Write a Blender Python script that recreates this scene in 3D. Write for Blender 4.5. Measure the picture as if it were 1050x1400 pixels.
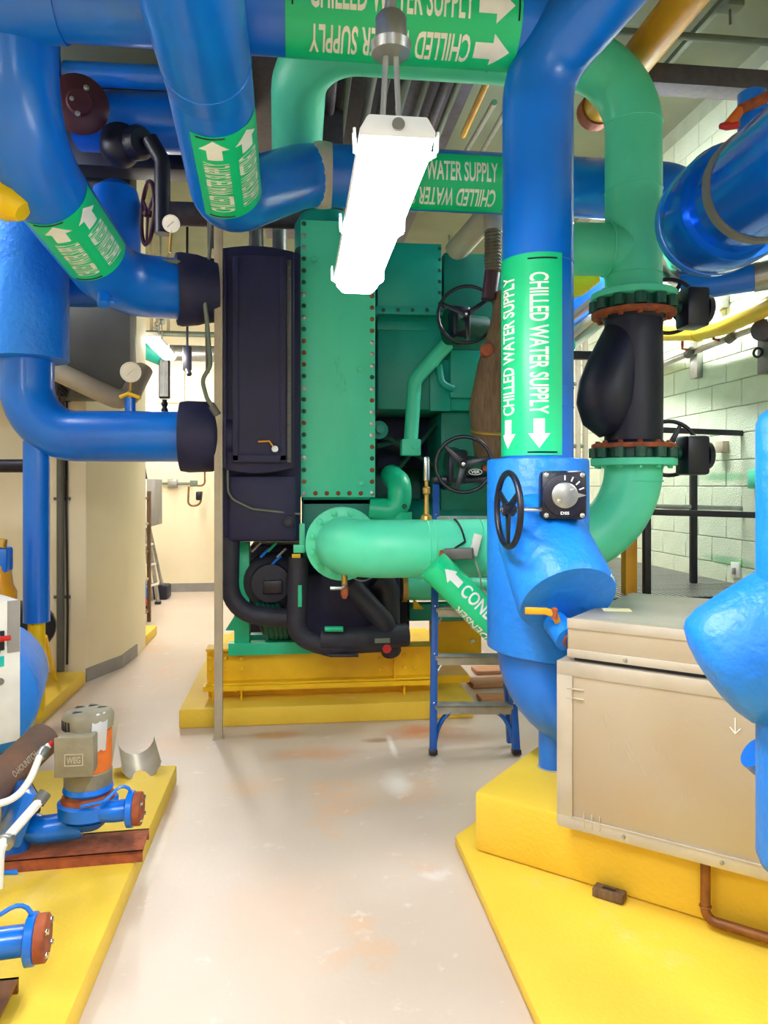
import bpy, bmesh, math, random
from mathutils import Vector as V, Matrix
random.seed(7)
for o in list(bpy.data.objects): bpy.data.objects.remove(o)
SC = bpy.context.scene; COL = SC.collection

# ---------------------------------------------------------------- camera
F = 1020.0; HZ = 665.0; CAMZ = 1.6; YAW = math.radians(6.7)
cd = bpy.data.cameras.new('camera'); cam = bpy.data.objects.new('camera', cd); COL.objects.link(cam)
cd.sensor_fit = 'HORIZONTAL'; cd.sensor_width = 36.0; cd.lens = 36.0*F/1050.0
cd.shift_y = (HZ-700.0)/1050.0
cd.clip_start = 0.02
cam.location = (0, 0, CAMZ); cam.rotation_euler = (math.radians(90), 0, -YAW)
SC.camera = cam
# ---------------------------------------------------------------- world, exposure
w = bpy.data.worlds.new('world'); SC.world = w; w.use_nodes = True
w.node_tree.nodes['Background'].inputs[0].default_value = (0.5, 0.55, 0.6, 1)
w.node_tree.nodes['Background'].inputs[1].default_value = 0.05
SC.view_settings.view_transform = 'Standard'; SC.view_settings.look = 'None'
SC.view_settings.exposure = 1.85; SC.view_settings.gamma = 1.0
SC.view_settings.use_curve_mapping = False
LAMP_MAIN = 22.0; LAMP_FILL = 26.0; LAMP_FAR = 36.0; LAMP_WALL_FILL = 60.0  # room and wall strengths drive added fixtures out of view

# ---------------------------------------------------------------- pixel helpers
cy, sy = math.cos(YAW), math.sin(YAW)
def ray(px, py):
    u = (px-525.0)/F; v = (HZ-py)/F
    return V((sy+u*cy, cy-u*sy, v))
def at(px, py, d): return V((0, 0, CAMZ))+ray(px, py)*d
def atY(px, py, Y): r = ray(px, py); return at(px, py, Y/r.y)
def atX(px, py, X): r = ray(px, py); return at(px, py, X/r.x)
def atZ(px, py, z): r = ray(px, py); return at(px, py, (z-CAMZ)/r.z)
def S(p, d): return p*d/F

# ---------------------------------------------------------------- materials
def lin(c): return tuple(((x/255)/12.92 if x/255 <= .04045 else ((x/255+.055)/1.055)**2.4) for x in c)+(1,)
def mat(name, rgb, rough=.5, metal=0., rgb2=None, scale=6., amt=.5, bump=0., bscale=40., coat=0., spots=None, stretch=None):
    m = bpy.data.materials.new(name); m.use_nodes = True
    nt = m.node_tree; N = nt.nodes; L = nt.links; b = N['Principled BSDF']
    b.inputs['Roughness'].default_value = rough; b.inputs['Metallic'].default_value = metal
    if coat: b.inputs['Coat Weight'].default_value = coat; b.inputs['Coat Roughness'].default_value = .15
    c1 = lin(rgb); c2 = lin(rgb2) if rgb2 else tuple(x*.82 for x in c1[:3])+(1,)
    tc = N.new('ShaderNodeTexCoord'); src = tc.outputs['Object']
    if stretch:
        mp = N.new('ShaderNodeMapping'); mp.inputs['Scale'].default_value = stretch
        L.new(src, mp.inputs[0]); src = mp.outputs[0]
    nz = N.new('ShaderNodeTexNoise'); nz.inputs['Scale'].default_value = scale; nz.inputs['Detail'].default_value = 5
    L.new(src, nz.inputs['Vector'])
    rp = N.new('ShaderNodeValToRGB'); rp.color_ramp.elements[0].position = .5-.5*amt*.6; rp.color_ramp.elements[1].position = .5+.5*amt*.6+.05
    rp.color_ramp.elements[0].color = c1; rp.color_ramp.elements[1].color = c2
    L.new(nz.outputs['Fac'], rp.inputs[0]); out = rp.outputs[0]
    if spots:
        for (sc_, th, colr) in spots:
            n2 = N.new('ShaderNodeTexNoise'); n2.inputs['Scale'].default_value = sc_; n2.inputs['Detail'].default_value = 6
            n2.inputs['Roughness'].default_value = .65
            L.new(src, n2.inputs['Vector'])
            r2 = N.new('ShaderNodeValToRGB'); r2.color_ramp.elements[0].position = th; r2.color_ramp.elements[1].position = min(1, th+.09)
            L.new(n2.outputs['Fac'], r2.inputs[0])
            mx = N.new('ShaderNodeMix'); mx.data_type = 'RGBA'
            L.new(r2.outputs[0], mx.inputs[0]); L.new(out, mx.inputs[6]); mx.inputs[7].default_value = lin(colr)
            out = mx.outputs[2]
    L.new(out, b.inputs['Base Color'])
    if bump:
        n3 = N.new('ShaderNodeTexNoise'); n3.inputs['Scale'].default_value = bscale; n3.inputs['Detail'].default_value = 4
        L.new(src, n3.inputs['Vector'])
        bp = N.new('ShaderNodeBump'); bp.inputs['Strength'].default_value = bump; bp.inputs['Distance'].default_value = .01
        L.new(n3.outputs['Fac'], bp.inputs['Height']); L.new(bp.outputs[0], b.inputs['Normal'])
    return m
def emis(name, rgb, k):
    m = bpy.data.materials.new(name); m.use_nodes = True; b = m.node_tree.nodes['Principled BSDF']
    b.inputs['Base Color'].default_value = lin(rgb); b.inputs['Emission Color'].default_value = lin(rgb)
    b.inputs['Emission Strength'].default_value = k; return m
class M: pass
M.blue = mat('blue_pipe_paint', (0, 116, 226), .3, rgb2=(0, 104, 214), scale=3, bump=.06, bscale=14, coat=.25)
M.sleeve = mat('blue_canvas_paint_lit', (24, 134, 240), .42, rgb2=(12, 122, 232), scale=5, bump=.7, bscale=26, spots=[(26, .78, (190, 205, 215))])  # same blue paint lightened for stronger light; canvas wrinkles in the bump
M.green = mat('green_pipe_paint', (92, 224, 182), .42, rgb2=(80, 214, 170), scale=4, bump=.08, bscale=20, spots=[(5, .70, (128, 190, 120)), (9, .76, (196, 140, 80))])
M.panel = mat('chiller_cover_paint', (82, 222, 184), .45, rgb2=(68, 208, 170), scale=3, bump=.05, spots=[(7, .66, (40, 170, 136)), (16, .72, (120, 232, 196))], stretch=(1, 1, .3))
M.teal = mat('chiller_shell_paint', (10, 164, 146), .45, rgb2=(6, 150, 134), scale=3, bump=.05)
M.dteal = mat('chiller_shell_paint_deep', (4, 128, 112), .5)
M.bgreen = mat('bright_green_paint', (22, 196, 146), .4)
M.gfit = mat('dark_green_casting', (20, 84, 66), .4, rgb2=(14, 70, 58), scale=18, bump=.15)
M.black = mat('black_foam_insulation', (28, 28, 70), .62, rgb2=(22, 22, 58), scale=6, bump=.15, bscale=60)
M.hose = mat('black_foam_tube', (42, 42, 58), .6, rgb2=(30, 30, 44), scale=9, bump=.15, bscale=60)
M.blk = mat('black_enamel', (18, 18, 38), .38, rgb2=(12, 12, 28), scale=12)
M.checkv = mat('navy_enamel', (9, 10, 44), .45, rgb2=(7, 8, 34), scale=8, bump=.1)
M.yel = mat('yellow_pad_paint', (236, 198, 64), .6, rgb2=(230, 190, 54), scale=3, bump=.25, bscale=60, spots=[(1.7, .58, (236, 202, 100)), (40, .68, (206, 166, 76)), (5, .68, (222, 170, 84)), (12, .74, (242, 226, 170))])
M.yelb = mat('yellow_steel_paint', (250, 200, 10), .45, rgb2=(236, 184, 4), scale=5, bump=.08, spots=[(7, .72, (190, 140, 20))])
M.yelp = mat('yellow_pipe_paint', (244, 204, 14), .4, rgb2=(232, 188, 10), scale=6, bump=.12)
M.org = mat('amber_pipe_paint', (226, 160, 24), .45, rgb2=(210, 140, 20), scale=6)
M.floor = mat('concrete_floor', (208, 190, 174), .42, rgb2=(198, 178, 158), scale=1.3, amt=.7, bump=.08, bscale=50,
              spots=[(1.1, .58, (212, 172, 136)), (9, .62, (216, 202, 190)), (2.1, .66, (222, 210, 200)), (50, .74, (170, 144, 124))])
def stains(m, blobs):
    """rust stains: soft ellipses with ragged edges at given floor spots"""
    nt = m.node_tree; N = nt.nodes; L = nt.links; b = N['Principled BSDF']; out = b.inputs['Base Color'].links[0].from_socket
    geo = N.new('ShaderNodeNewGeometry'); nz = N.new('ShaderNodeTexNoise'); nz.inputs['Scale'].default_value = 4; nz.inputs['Detail'].default_value = 6
    L.new(geo.outputs['Position'], nz.inputs['Vector'])
    for (x, y, rx, ry, col, k) in blobs:
        mp = N.new('ShaderNodeMapping'); mp.vector_type = 'POINT'; mp.inputs['Location'].default_value = (-x/rx, -y/ry, 0); mp.inputs['Scale'].default_value = (1/rx, 1/ry, 0)
        L.new(geo.outputs['Position'], mp.inputs[0]); ln = N.new('ShaderNodeVectorMath'); ln.operation = 'LENGTH'; L.new(mp.outputs[0], ln.inputs[0])
        ad = N.new('ShaderNodeMath'); ad.operation = 'MULTIPLY_ADD'; L.new(nz.outputs['Fac'], ad.inputs[0]); ad.inputs[1].default_value = 1.5; L.new(ln.outputs['Value'], ad.inputs[2])
        rp = N.new('ShaderNodeMapRange'); rp.inputs[1].default_value = 1.0; rp.inputs[2].default_value = 1.75; rp.inputs[3].default_value = k; rp.inputs[4].default_value = 0
        L.new(ad.outputs[0], rp.inputs[0]); mx = N.new('ShaderNodeMix'); mx.data_type = 'RGBA'; L.new(rp.outputs[0], mx.inputs[0]); L.new(out, mx.inputs[6]); mx.inputs[7].default_value = lin(col); out = mx.outputs[2]
    L.new(out, b.inputs['Base Color'])
_s = []
for (px, py, rx, ry, col, k) in ((570, 1000, .32, .16, (196, 110, 62), .8), (520, 1012, .12, .06, (150, 104, 70), .7), (430, 1030, .30, .14, (210, 150, 104), .6), (380, 1005, .22, .08, (206, 140, 90), .6),
                             (640, 1010, .30, .12, (186, 140, 110), .5), (262, 965, .10, .22, (214, 140, 80), .7), (240, 1010, .3, .12, (196, 168, 148), .5), (215, 1120, .12, .5, (214, 170, 130), .6),
                             (345, 1075, .22, .18, (216, 176, 140), .5), (600, 935, .6, .3, (206, 128, 84), .6), (670, 1240, .06, .5, (204, 190, 180), .5), (536, 1020, .03, .26, (240, 234, 228), .9), (545, 1070, .10, .22, (236, 228, 220), .7), (200, 1160, .08, .4, (240, 234, 228), .6), (380, 1250, .3, .5, (216, 184, 160), .5)):
    q = atZ(px, py, 0); _s.append((q.x, q.y, rx, ry, col, k))
stains(M.floor, _s)
def soft_streaks(m, blobs):  # blends soft-edged colour ellipses into the wall material
    nt = m.node_tree; N = nt.nodes; L = nt.links; b = N['Principled BSDF']; out = b.inputs['Base Color'].links[0].from_socket
    geo = N.new('ShaderNodeNewGeometry'); nz = N.new('ShaderNodeTexNoise'); nz.inputs['Scale'].default_value = 9; L.new(geo.outputs['Position'], nz.inputs['Vector'])
    for (y, z, ry, rz, col, k) in blobs:
        mp = N.new('ShaderNodeMapping'); mp.inputs['Location'].default_value = (0, -y/ry, -z/rz); mp.inputs['Scale'].default_value = (0, 1/ry, 1/rz)
        L.new(geo.outputs['Position'], mp.inputs[0]); ln = N.new('ShaderNodeVectorMath'); ln.operation = 'LENGTH'; L.new(mp.outputs[0], ln.inputs[0])
        ad = N.new('ShaderNodeMath'); ad.operation = 'MULTIPLY_ADD'; L.new(nz.outputs['Fac'], ad.inputs[0]); ad.inputs[1].default_value = .6; L.new(ln.outputs['Value'], ad.inputs[2])
        rp = N.new('ShaderNodeMapRange'); rp.inputs[1].default_value = .7; rp.inputs[2].default_value = 1.3; rp.inputs[3].default_value = k; rp.inputs[4].default_value = 0
        L.new(ad.outputs[0], rp.inputs[0]); mx = N.new('ShaderNodeMix'); mx.data_type = 'RGBA'; L.new(rp.outputs[0], mx.inputs[0]); L.new(out, mx.inputs[6]); mx.inputs[7].default_value = lin(col); out = mx.outputs[2]
    L.new(out, b.inputs['Base Color'])
M.cream = mat('cream_wall_paint', (238, 226, 196), .6, rgb2=(230, 216, 184), scale=1.4, bump=.06, spots=[(9, .78, (170, 140, 104))])
M.block = mat('block_wall_paint', (226, 232, 204), .7, rgb2=(216, 224, 194), scale=5, bump=.9, bscale=90, spots=[(70, .70, (176, 184, 160))])
_b = []
for (px, py, ry, rz) in ((992, 652, .42, .045), (1000, 768, .42, .05)):
    q = atX(px, py, 3.29); _b.append((q.y, q.z, ry, rz, (120, 190, 130), .75))
soft_streaks(M.block, _b)
M.mortar = mat('mortar_paint', (190, 198, 172), .8, bump=.3)
M.ceil = mat('ceiling_paint', (126, 130, 106), .8, rgb2=(116, 120, 98), scale=2, bump=.1)
M.grey = mat('grey_vinyl', (150, 146, 142), .55)
M.steel = mat('galvanised_steel', (176, 178, 176), .35, .85, rgb2=(150, 152, 150), scale=14)
M.chrome = mat('bright_steel', (214, 216, 220), .18, .95)
M.alu = mat('aluminium_sheet', (184, 173, 156), .42, .35, rgb2=(184, 166, 140), scale=3, bump=.05, bscale=90, spots=[(34, .76, (200, 192, 178))])
M.aluedge = mat('aluminium_edge', (200, 192, 180), .38, .4)
M.alutop = mat('aluminium_lid', (186, 178, 160), .45, .35, rgb2=(160, 152, 138), scale=4)
M.white = mat('white_paint', (236, 234, 226), .45)
M.offw = mat('fixture_housing', (222, 226, 232), .4)
M.rust = mat('rusty_iron', (168, 84, 46), .75, rgb2=(120, 58, 36), scale=22, bump=.4, spots=[(30, .66, (206, 140, 90))])
M.brown = mat('brown_jacket', (118, 92, 66), .7, rgb2=(92, 66, 44), scale=10, bump=.5, bscale=30, stretch=(5, 5, .6))
M.maroon = mat('maroon_enamel', (70, 24, 44), .45)
M.copper = mat('aged_copper', (150, 98, 58), .45, .5, rgb2=(110, 70, 46), scale=12)
M.brass = mat('brass', (196, 158, 84), .35, .7)
M.beige = mat('beige_jacket', (190, 176, 152), .65, rgb2=(170, 156, 134), scale=5, bump=.15)
M.dgrey = mat('dark_grey_metal', (104, 104, 98), .5, .2, rgb2=(92, 92, 88), scale=4)
M.motor = mat('grey_motor_cast', (142, 134, 112), .6, rgb2=(120, 112, 92), scale=9, bump=.2)
M.orange = mat('orange_motor_paint', (232, 120, 36), .55, rgb2=(206, 100, 36), scale=12)
M.foilblue = mat('glossy_blue_jacket', (4, 112, 224), .16, .55, rgb2=(4, 100, 210), scale=4, bump=.1, bscale=6)
M.marker = mat('green_marker_vinyl', (16, 206, 138), .35, rgb2=(10, 198, 130), scale=2)
M.letter = mat('white_lettering', (248, 248, 244), .5)
M.wood = mat('plank_wood', (206, 150, 104), .65, rgb2=(184, 126, 84), scale=7, stretch=(1, 8, 4))
M.ladder = mat('blue_fibreglass', (12, 88, 178), .4, rgb2=(8, 74, 160), scale=9)
M.red = mat('red_plastic', (200, 28, 36), .4)
M.sage = mat('sage_conduit', (120, 130, 116), .5, .3)
M.plum = mat('dull_purple_steel', (92, 84, 92), .6, .2, rgb2=(78, 70, 80), scale=20, bump=.2)
M.paper = mat('cream_paper', (250, 240, 180), .7)
M.tape = mat('silver_tape', (206, 208, 214), .35, .4)
M.tape2 = mat('tan_strap', (120, 116, 104), .5, .3)
M.gasket = mat('putty_gasket', (196, 184, 178), .7, bump=.6, bscale=40)
M.dial = mat('dial_face', (242, 242, 236), .4)
M.lamp = emis('lamp_diffuser', (244, 249, 255), LAMP_MAIN)
M.lamp2 = emis('lamp_diffuser_fill', (246, 250, 255), LAMP_FILL)
M.lamp4 = emis('lamp_diffuser_wall_fill', (246, 250, 255), LAMP_WALL_FILL)
M.lamp3 = emis('lamp_diffuser_corridor', (255, 250, 242), LAMP_FAR)

# ---------------------------------------------------------------- geometry helpers
BASE = {}
def frame(n):
    n = V(n).normalized(); a = V((0, 0, 1)) if abs(n.z) < .95 else V((1, 0, 0))
    x = a.cross(n).normalized(); return x, n.cross(x), n
def rotz(a): return Matrix.Rotation(a, 3, 'Z')
def mcols(x, y, z): return Matrix((x, y, z)).transposed()
def fillet(pts, R, n=8):
    pts = [V(p) for p in pts]; Rs = R if isinstance(R, (list, tuple)) else [R]*len(pts)
    out = [pts[0]]
    for i in range(1, len(pts)-1):
        p, a, b = pts[i], pts[i-1], pts[i+1]
        u = (a-p); v = (b-p); lu, lv = u.length, v.length; u.normalize(); v.normalize()
        ang = math.acos(max(-1, min(1, u.dot(v))))
        if ang > math.pi-.02 or Rs[i] <= 0: out.append(p); continue
        t = Rs[i]/math.tan(ang/2); t = min(t, lu*(.98 if i == 1 else .49), lv*(.98 if i == len(pts)-2 else .49)); r = t*math.tan(ang/2)
        c = p+(u+v).normalized()*(r/math.sin(ang/2)); s = p+u*t-c; e = p+v*t-c
        tot = math.pi-ang
        ax = s.cross(e).normalized()
        for k in range(n+1): out.append(c+Matrix.Rotation(tot*k/n, 3, ax) @ s)
    out.append(pts[-1]); return out
class G:
    def __init__(s): s.v = []; s.f = []
    def add(s, vs, fs):
        o = len(s.v); s.v += [V(p) for p in vs]; s.f += [tuple(i+o for i in f) for f in fs]; return s
    def box(s, c, size, R=None):
        c = V(c); R = R or Matrix.Identity(3); hx, hy, hz = [k/2 for k in size]
        vs = [c+R @ V((x*hx, y*hy, z*hz)) for x in (-1, 1) for y in (-1, 1) for z in (-1, 1)]
        return s.add(vs, [(0, 1, 3, 2), (4, 6, 7, 5), (0, 4, 5, 1), (2, 3, 7, 6), (0, 2, 6, 4), (1, 5, 7, 3)])
    def bb(s, lo, hi):
        lo, hi = V(lo), V(hi); return s.box((lo+hi)/2, [abs(k) for k in (hi-lo)])
    def prism(s, poly, ext):
        n = len(poly); poly = [V(p) for p in poly]; ext = V(ext)
        return s.add(poly+[p+ext for p in poly], [tuple(range(n))[::-1], tuple(range(n, 2*n))]+[(i, (i+1) % n, n+(i+1) % n, n+i) for i in range(n)])
    def sweep(s, path, r, seg=24, caps=True, closed=False, ell=None, up=None):
        P = [V(p) for p in path]; n = len(P); rs = r if isinstance(r, (list, tuple)) else [r]*n
        T = []
        for i in range(n):
            a = P[(i-1) % n] if closed or i > 0 else P[i]; b = P[(i+1) % n] if closed or i < n-1 else P[i]
            T.append((b-a).normalized())
        if up is not None: x = (V(up)-T[0]*V(up).dot(T[0])).normalized()
        else: x = frame(T[0])[0]
        vs = []; fs = []
        for i in range(n):
            if i > 0:
                x = (x-T[i]*x.dot(T[i])).normalized()
            y = T[i].cross(x)
            for k in range(seg):
                a = 2*math.pi*k/seg; ca, sa = math.cos(a), math.sin(a)
                if ell: ca *= ell[0]; sa *= ell[1]
                vs.append(P[i]+(x*ca+y*sa)*rs[i])
        m = n if closed else n-1
        for i in range(m):
            j = (i+1) % n
            for k in range(seg):
                l = (k+1) % seg; fs.append((i*seg+k, i*seg+l, j*seg+l, j*seg+k))
        if caps and not closed:
            fs.append(tuple(range(seg))[::-1]); fs.append(tuple(range((n-1)*seg, n*seg)))
        return s.add(vs, fs)
    def cyl(s, a, b, r, seg=24): return s.sweep([a, b], r, seg)
    def torus(s, c, n, R, r, seg=32, rs=8):
        x, y, z = frame(n); c = V(c)
        return s.sweep([c+(x*math.cos(2*math.pi*k/seg)+y*math.sin(2*math.pi*k/seg))*R for k in range(seg)], r, rs, closed=True)
    def lathe(s, o, ax, prof, seg=28):
        x, y, z = frame(ax); o = V(o); vs = []; fs = []; rows = []
        for (h, r) in prof:
            if r <= 1e-6: vs.append(o+z*h); rows.append((len(vs)-1,))
            else:
                st = len(vs)
                for k in range(seg): a = 2*math.pi*k/seg; vs.append(o+z*h+(x*math.cos(a)+y*math.sin(a))*r)
                rows.append(tuple(range(st, st+seg)))
        for A, B in zip(rows, rows[1:]):
            for k in range(seg):
                l = (k+1) % seg
                if len(A) == 1 and len(B) == 1: continue
                if len(A) == 1: fs.append((A[0], B[l], B[k]))
                elif len(B) == 1: fs.append((A[k], A[l], B[0]))
                else: fs.append((A[k], A[l], B[l], B[k]))
        if len(rows[0]) > 1: fs.append(rows[0][::-1])
        if len(rows[-1]) > 1: fs.append(rows[-1])
        return s.add(vs, fs)
    def build(s, name, m, parent=None, bevel=0., base=None, sharp=38, seg=2):
        vs = s.v
        if parent is not None: W = BASE[parent.name]
        else:
            if base is None:
                xs = [p.x for p in vs]; ys = [p.y for p in vs]; zs = [p.z for p in vs]
                base = V(((min(xs)+max(xs))/2, (min(ys)+max(ys))/2, min(zs)))
            W = V(base)
        me = bpy.data.meshes.new(name); me.from_pydata([tuple(p-W) for p in vs], [], s.f)
        bm = bmesh.new(); bm.from_mesh(me)
        bmesh.ops.recalc_face_normals(bm, faces=bm.faces)
        if bevel > 0:
            es = [e for e in bm.edges if len(e.link_faces) == 2 and e.calc_face_angle(0) > math.radians(40)]
            bmesh.ops.bevel(bm, geom=es, offset=bevel, segments=seg, profile=.5, affect='EDGES', clamp_overlap=True)
        for f in bm.faces: f.smooth = True
        for e in bm.edges:
            if len(e.link_faces) == 2: e.smooth = e.calc_face_angle(0) < math.radians(sharp)
        bm.to_mesh(me); bm.free(); me.materials.append(m)
        o = bpy.data.objects.new(name, me); COL.objects.link(o)
        if parent is not None: o.parent = parent
        else: o.location = W
        BASE[o.name] = W
        return o
def tag(o, label=None, cat=None, group=None, kind=None):
    if label: o['label'] = label
    if cat: o['category'] = cat
    if group: o['group'] = group
    if kind: o['kind'] = kind
    return o
def thing(name, label, cat, base, group=None):
    o = bpy.data.objects.new(name, None); COL.objects.link(o); o.location = V(base); o.empty_display_size = .1
    BASE[o.name] = V(base); return tag(o, label, cat, group)
def inst(name, me, pos, parent, R=None):
    o = bpy.data.objects.new(name, me); COL.objects.link(o); o.parent = parent; W = BASE[parent.name]
    mt = (R or Matrix.Identity(3)).to_4x4(); mt.translation = V(pos)-W; o.matrix_local = mt
    BASE[o.name] = W; return o
_mc = {}
def bolt_mesh(m, kind='hex'):
    k = (m.name, kind)
    if k not in _mc:
        g = G(); g.lathe((0, 0, 0), (0, 0, 1), [(0, 1.0), (.18, 1.0), (.2, .82), (.75, .8), (.85, .62)], 6 if kind == 'hex' else 10)
        o = g.build('bolt_proto', m, base=(0, 0, 0)); _mc[k] = o.data; bpy.data.objects.remove(o)
    return _mc[k]
def bolt(parent, pos, n, r, m, name='bolt', kind='hex'):
    x, y, z = frame(n); return inst(name, bolt_mesh(m, kind), pos, parent, mcols(x*r, y*r, z*r))
# ---- lettering
_tc = {}
def text2d(s):
    if s not in _tc:
        c = bpy.data.curves.new('t', 'FONT'); c.body = s; c.size = 1; c.resolution_u = 3; c.offset = .018
        o = bpy.data.objects.new('t', c); COL.objects.link(o)
        bpy.context.view_layer.update()
        me = bpy.data.meshes.new_from_object(o.evaluated_get(bpy.context.evaluated_depsgraph_get()))
        vs = [V((p.co.x, p.co.y)) for p in me.vertices]; fs = [tuple(p.vertices) for p in me.polygons]
        bpy.data.objects.remove(o); bpy.data.curves.remove(c); bpy.data.meshes.remove(me)
        x0 = min(p.x for p in vs); x1 = max(p.x for p in vs); y0 = min(p.y for p in vs); y1 = max(p.y for p in vs)
        _tc[s] = ([((p.x-x0)/(x1-x0), (p.y-y0)/(y1-y0)) for p in vs], fs)
    return _tc[s]
def shape2d(parts, cutx=0, cuty=0):
    """parts: list of (verts2d, faces); cut on a grid so that it can be bent"""
    bm = bmesh.new()
    for vs, fs in parts:
        vv = [bm.verts.new((x, y, 0)) for x, y in vs]
        for f in fs:
            try: bm.faces.new([vv[i] for i in f])
            except ValueError: pass
    if cutx or cuty:
        bm.verts.ensure_lookup_table()
        for ax, st in ((0, cutx), (1, cuty)):
            if not st: continue
            lo = min(v.co[ax] for v in bm.verts); hi = max(v.co[ax] for v in bm.verts); k = lo+st
            while k < hi:
                no = (1, 0, 0) if ax == 0 else (0, 1, 0); co = (k, 0, 0) if ax == 0 else (0, k, 0)
                bmesh.ops.bisect_plane(bm, geom=bm.verts[:]+bm.edges[:]+bm.faces[:], plane_co=co, plane_no=no); k += st
    bm.verts.index_update()
    r = ([(v.co.x, v.co.y) for v in bm.verts], [tuple(v.index for v in f.verts) for f in bm.faces]); bm.free(); return r
def tbox(s, x0, y0, x1, y1, flip=False):
    vs, fs = text2d(s)
    if flip: return [(x1-(x1-x0)*x, y1-(y1-y0)*y) for x, y in vs], fs
    return [(x0+(x1-x0)*x, y0+(y1-y0)*y) for x, y in vs], fs
def arrow2d(x0, x1, yc, h):
    m = x0+(x1-x0)*.5
    return [(x0, yc-h*.25), (m, yc-h*.25), (m, yc+h*.25), (x0, yc+h*.25), (m, yc-h*.5), (x1, yc), (m, yc+h*.5)], [(0, 1, 2, 3), (4, 5, 6)]
def flat_text(parent, s, c, right, up, wd, ht, m, name='lettering'):
    right = V(right).normalized(); up = V(up).normalized(); c = V(c)
    vs, fs = tbox(s, -wd/2, -ht/2, wd/2, ht/2); g = G(); g.add([c+right*x+up*y for x, y in vs], fs); return g.build(name, m, parent)
def marker(parent, A, B, r, look, half, text, txt_h=.075, row=.35, arrow=.12, name='pipe_marker'):
    """vinyl sleeve from A to B (flow direction A->B) wrapped about the axis, centred on direction look"""
    A, B = V(A), V(B); a = (B-A); L = a.length; a.normalize()
    n = V(look)-a*V(look).dot(a); n.normalize(); b = n.cross(a)
    def P(x, y, rr): t = y/r; return A+a*x+(n*math.cos(t)+b*math.sin(t))*rr
    g = G(); K = 20; vs = []; fs = []
    for rr in (r+.001, r+.005):
        for i in range(2):
            for k in range(K+1): vs.append(P(L*i, (-1+2*k/K)*half*r, rr))
    q = K+1
    for k in range(K):
        fs += [(k, k+1, q+k+1, q+k), (2*q+k, 3*q+k, 3*q+k+1, 2*q+k+1), (k, 2*q+k, 2*q+k+1, k+1), (q+k, q+k+1, 3*q+k+1, 3*q+k)]
    fs += [(0, q, 3*q, 2*q), (K, 2*q+K, 3*q+K, q+K)]
    g.add(vs, fs); mk = g.build(name, M.marker, parent)
    y0 = row*half*r; parts = []
    xa = L*.965-arrow; 
    for s in (1, -1):
        for nm, part in (('lettering', tbox(text, L*.10, s*y0-txt_h/2, xa-.02, s*y0+txt_h/2, s < 0)), ('arrow', arrow2d(xa, L*.965, s*y0, txt_h*1.15))):
            vs, fs = shape2d([part], 0, .02); g = G(); g.add([P(x, y, r+.0065) for x, y in vs], fs); g.build(nm, M.letter, mk)
    for xx in (.03*L, .985*L):
        g = G(); g.sweep([P(xx, (-1+2*k/8)*half*r*.35+(half*r*.5), r+.006) for k in range(9)], .004, 6); g.build('zip_tie', M.blk, mk)
    return mk
def flange(parent, c, n, R, t, m, nb, br, bm_, rb=None, name='flange', back=False):
    n = V(n).normalized(); c = V(c); g = G(); g.lathe(c-n*t/2, n, [(0, R*.97), (.004, R), (t-.004, R), (t, R*.97)], 36)
    f = g.build(name, m, parent); x, y, z = frame(n); rb = rb or R*.85
    for k in range(nb):
        a = 2*math.pi*(k+.5)/nb; d = (x*math.cos(a)+y*math.sin(a))*rb
        bolt(f, c+d+n*t/2, n, br, bm_)
        if back: bolt(f, c+d-n*t/2, -n, br, bm_)
    return f
def handwheel(parent, c, n, R, r, m, spokes=3, rot=0., dish=.0):
    n = V(n).normalized(); c = V(c); x, y, z = frame(n)
    g = G(); g.torus(c, n, R, r, 40, 10); wh = g.build('handwheel', m, parent)
    g = G(); g.lathe(c-n*.03, n, [(0, .018), (.01, .026), (.05, .026), (.056, .018)], 16); g.build('hub', m, wh)
    for k in range(spokes):
        a = rot+2*math.pi*k/spokes; d = x*math.cos(a)+y*math.sin(a); t = n.cross(d)
        g = G(); p0, p1 = c+d*.015, c+d*(R-r*.4)
        g.prism([p0-t*.020-n*.006, p0+t*.020-n*.006, p1+t*.011-n*.006, p1-t*.011-n*.006], n*.012); g.build('spoke', m, wh, .003)
    bolt(wh, c+n*.024, n, .012, M.chrome, 'hub_nut')
    return wh
def gauge(name, label, c, n, R, stem, group=None):
    c = V(c); n = V(n).normalized(); x, y, z = frame(n)
    t = thing(name, label, 'gauge', stem, group)
    g = G(); g.lathe(c-n*.025, n, [(0, R*.8), (.006, R*.95), (.03, R*.97), (.034, R), (.04, R), (.04, R*.9), (.034, R*.88)], 28); g.build('case', M.chrome, t)
    g = G(); g.lathe(c-n*.002, n, [(0, R*.9), (.008, R*.9)], 28); fc = g.build('dial', M.dial, t)
    g = G()
    for k in range(11):
        a = math.radians(-130+26*k)+math.pi/2; d = x*math.cos(a)+y*math.sin(a); q = n.cross(d)
        g.box(c+d*R*.74+n*.007, (R*.16, R*.03, .002), mcols(d, q, n))
    g.build('scale_marks', M.blk, fc)
    d = (x*.7+y*.7); q = n.cross(d); g = G(); g.box(c-d*R*.12+n*.008, (R*1.0, R*.06, .002), mcols(d, q, n)); g.build('needle', M.blk, fc)
    g = G(); g.sweep([V(stem), c-n*.01-V((0, 0, R*.8))], .009, 10); g.build('stem', M.brass, t)
    return t
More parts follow.
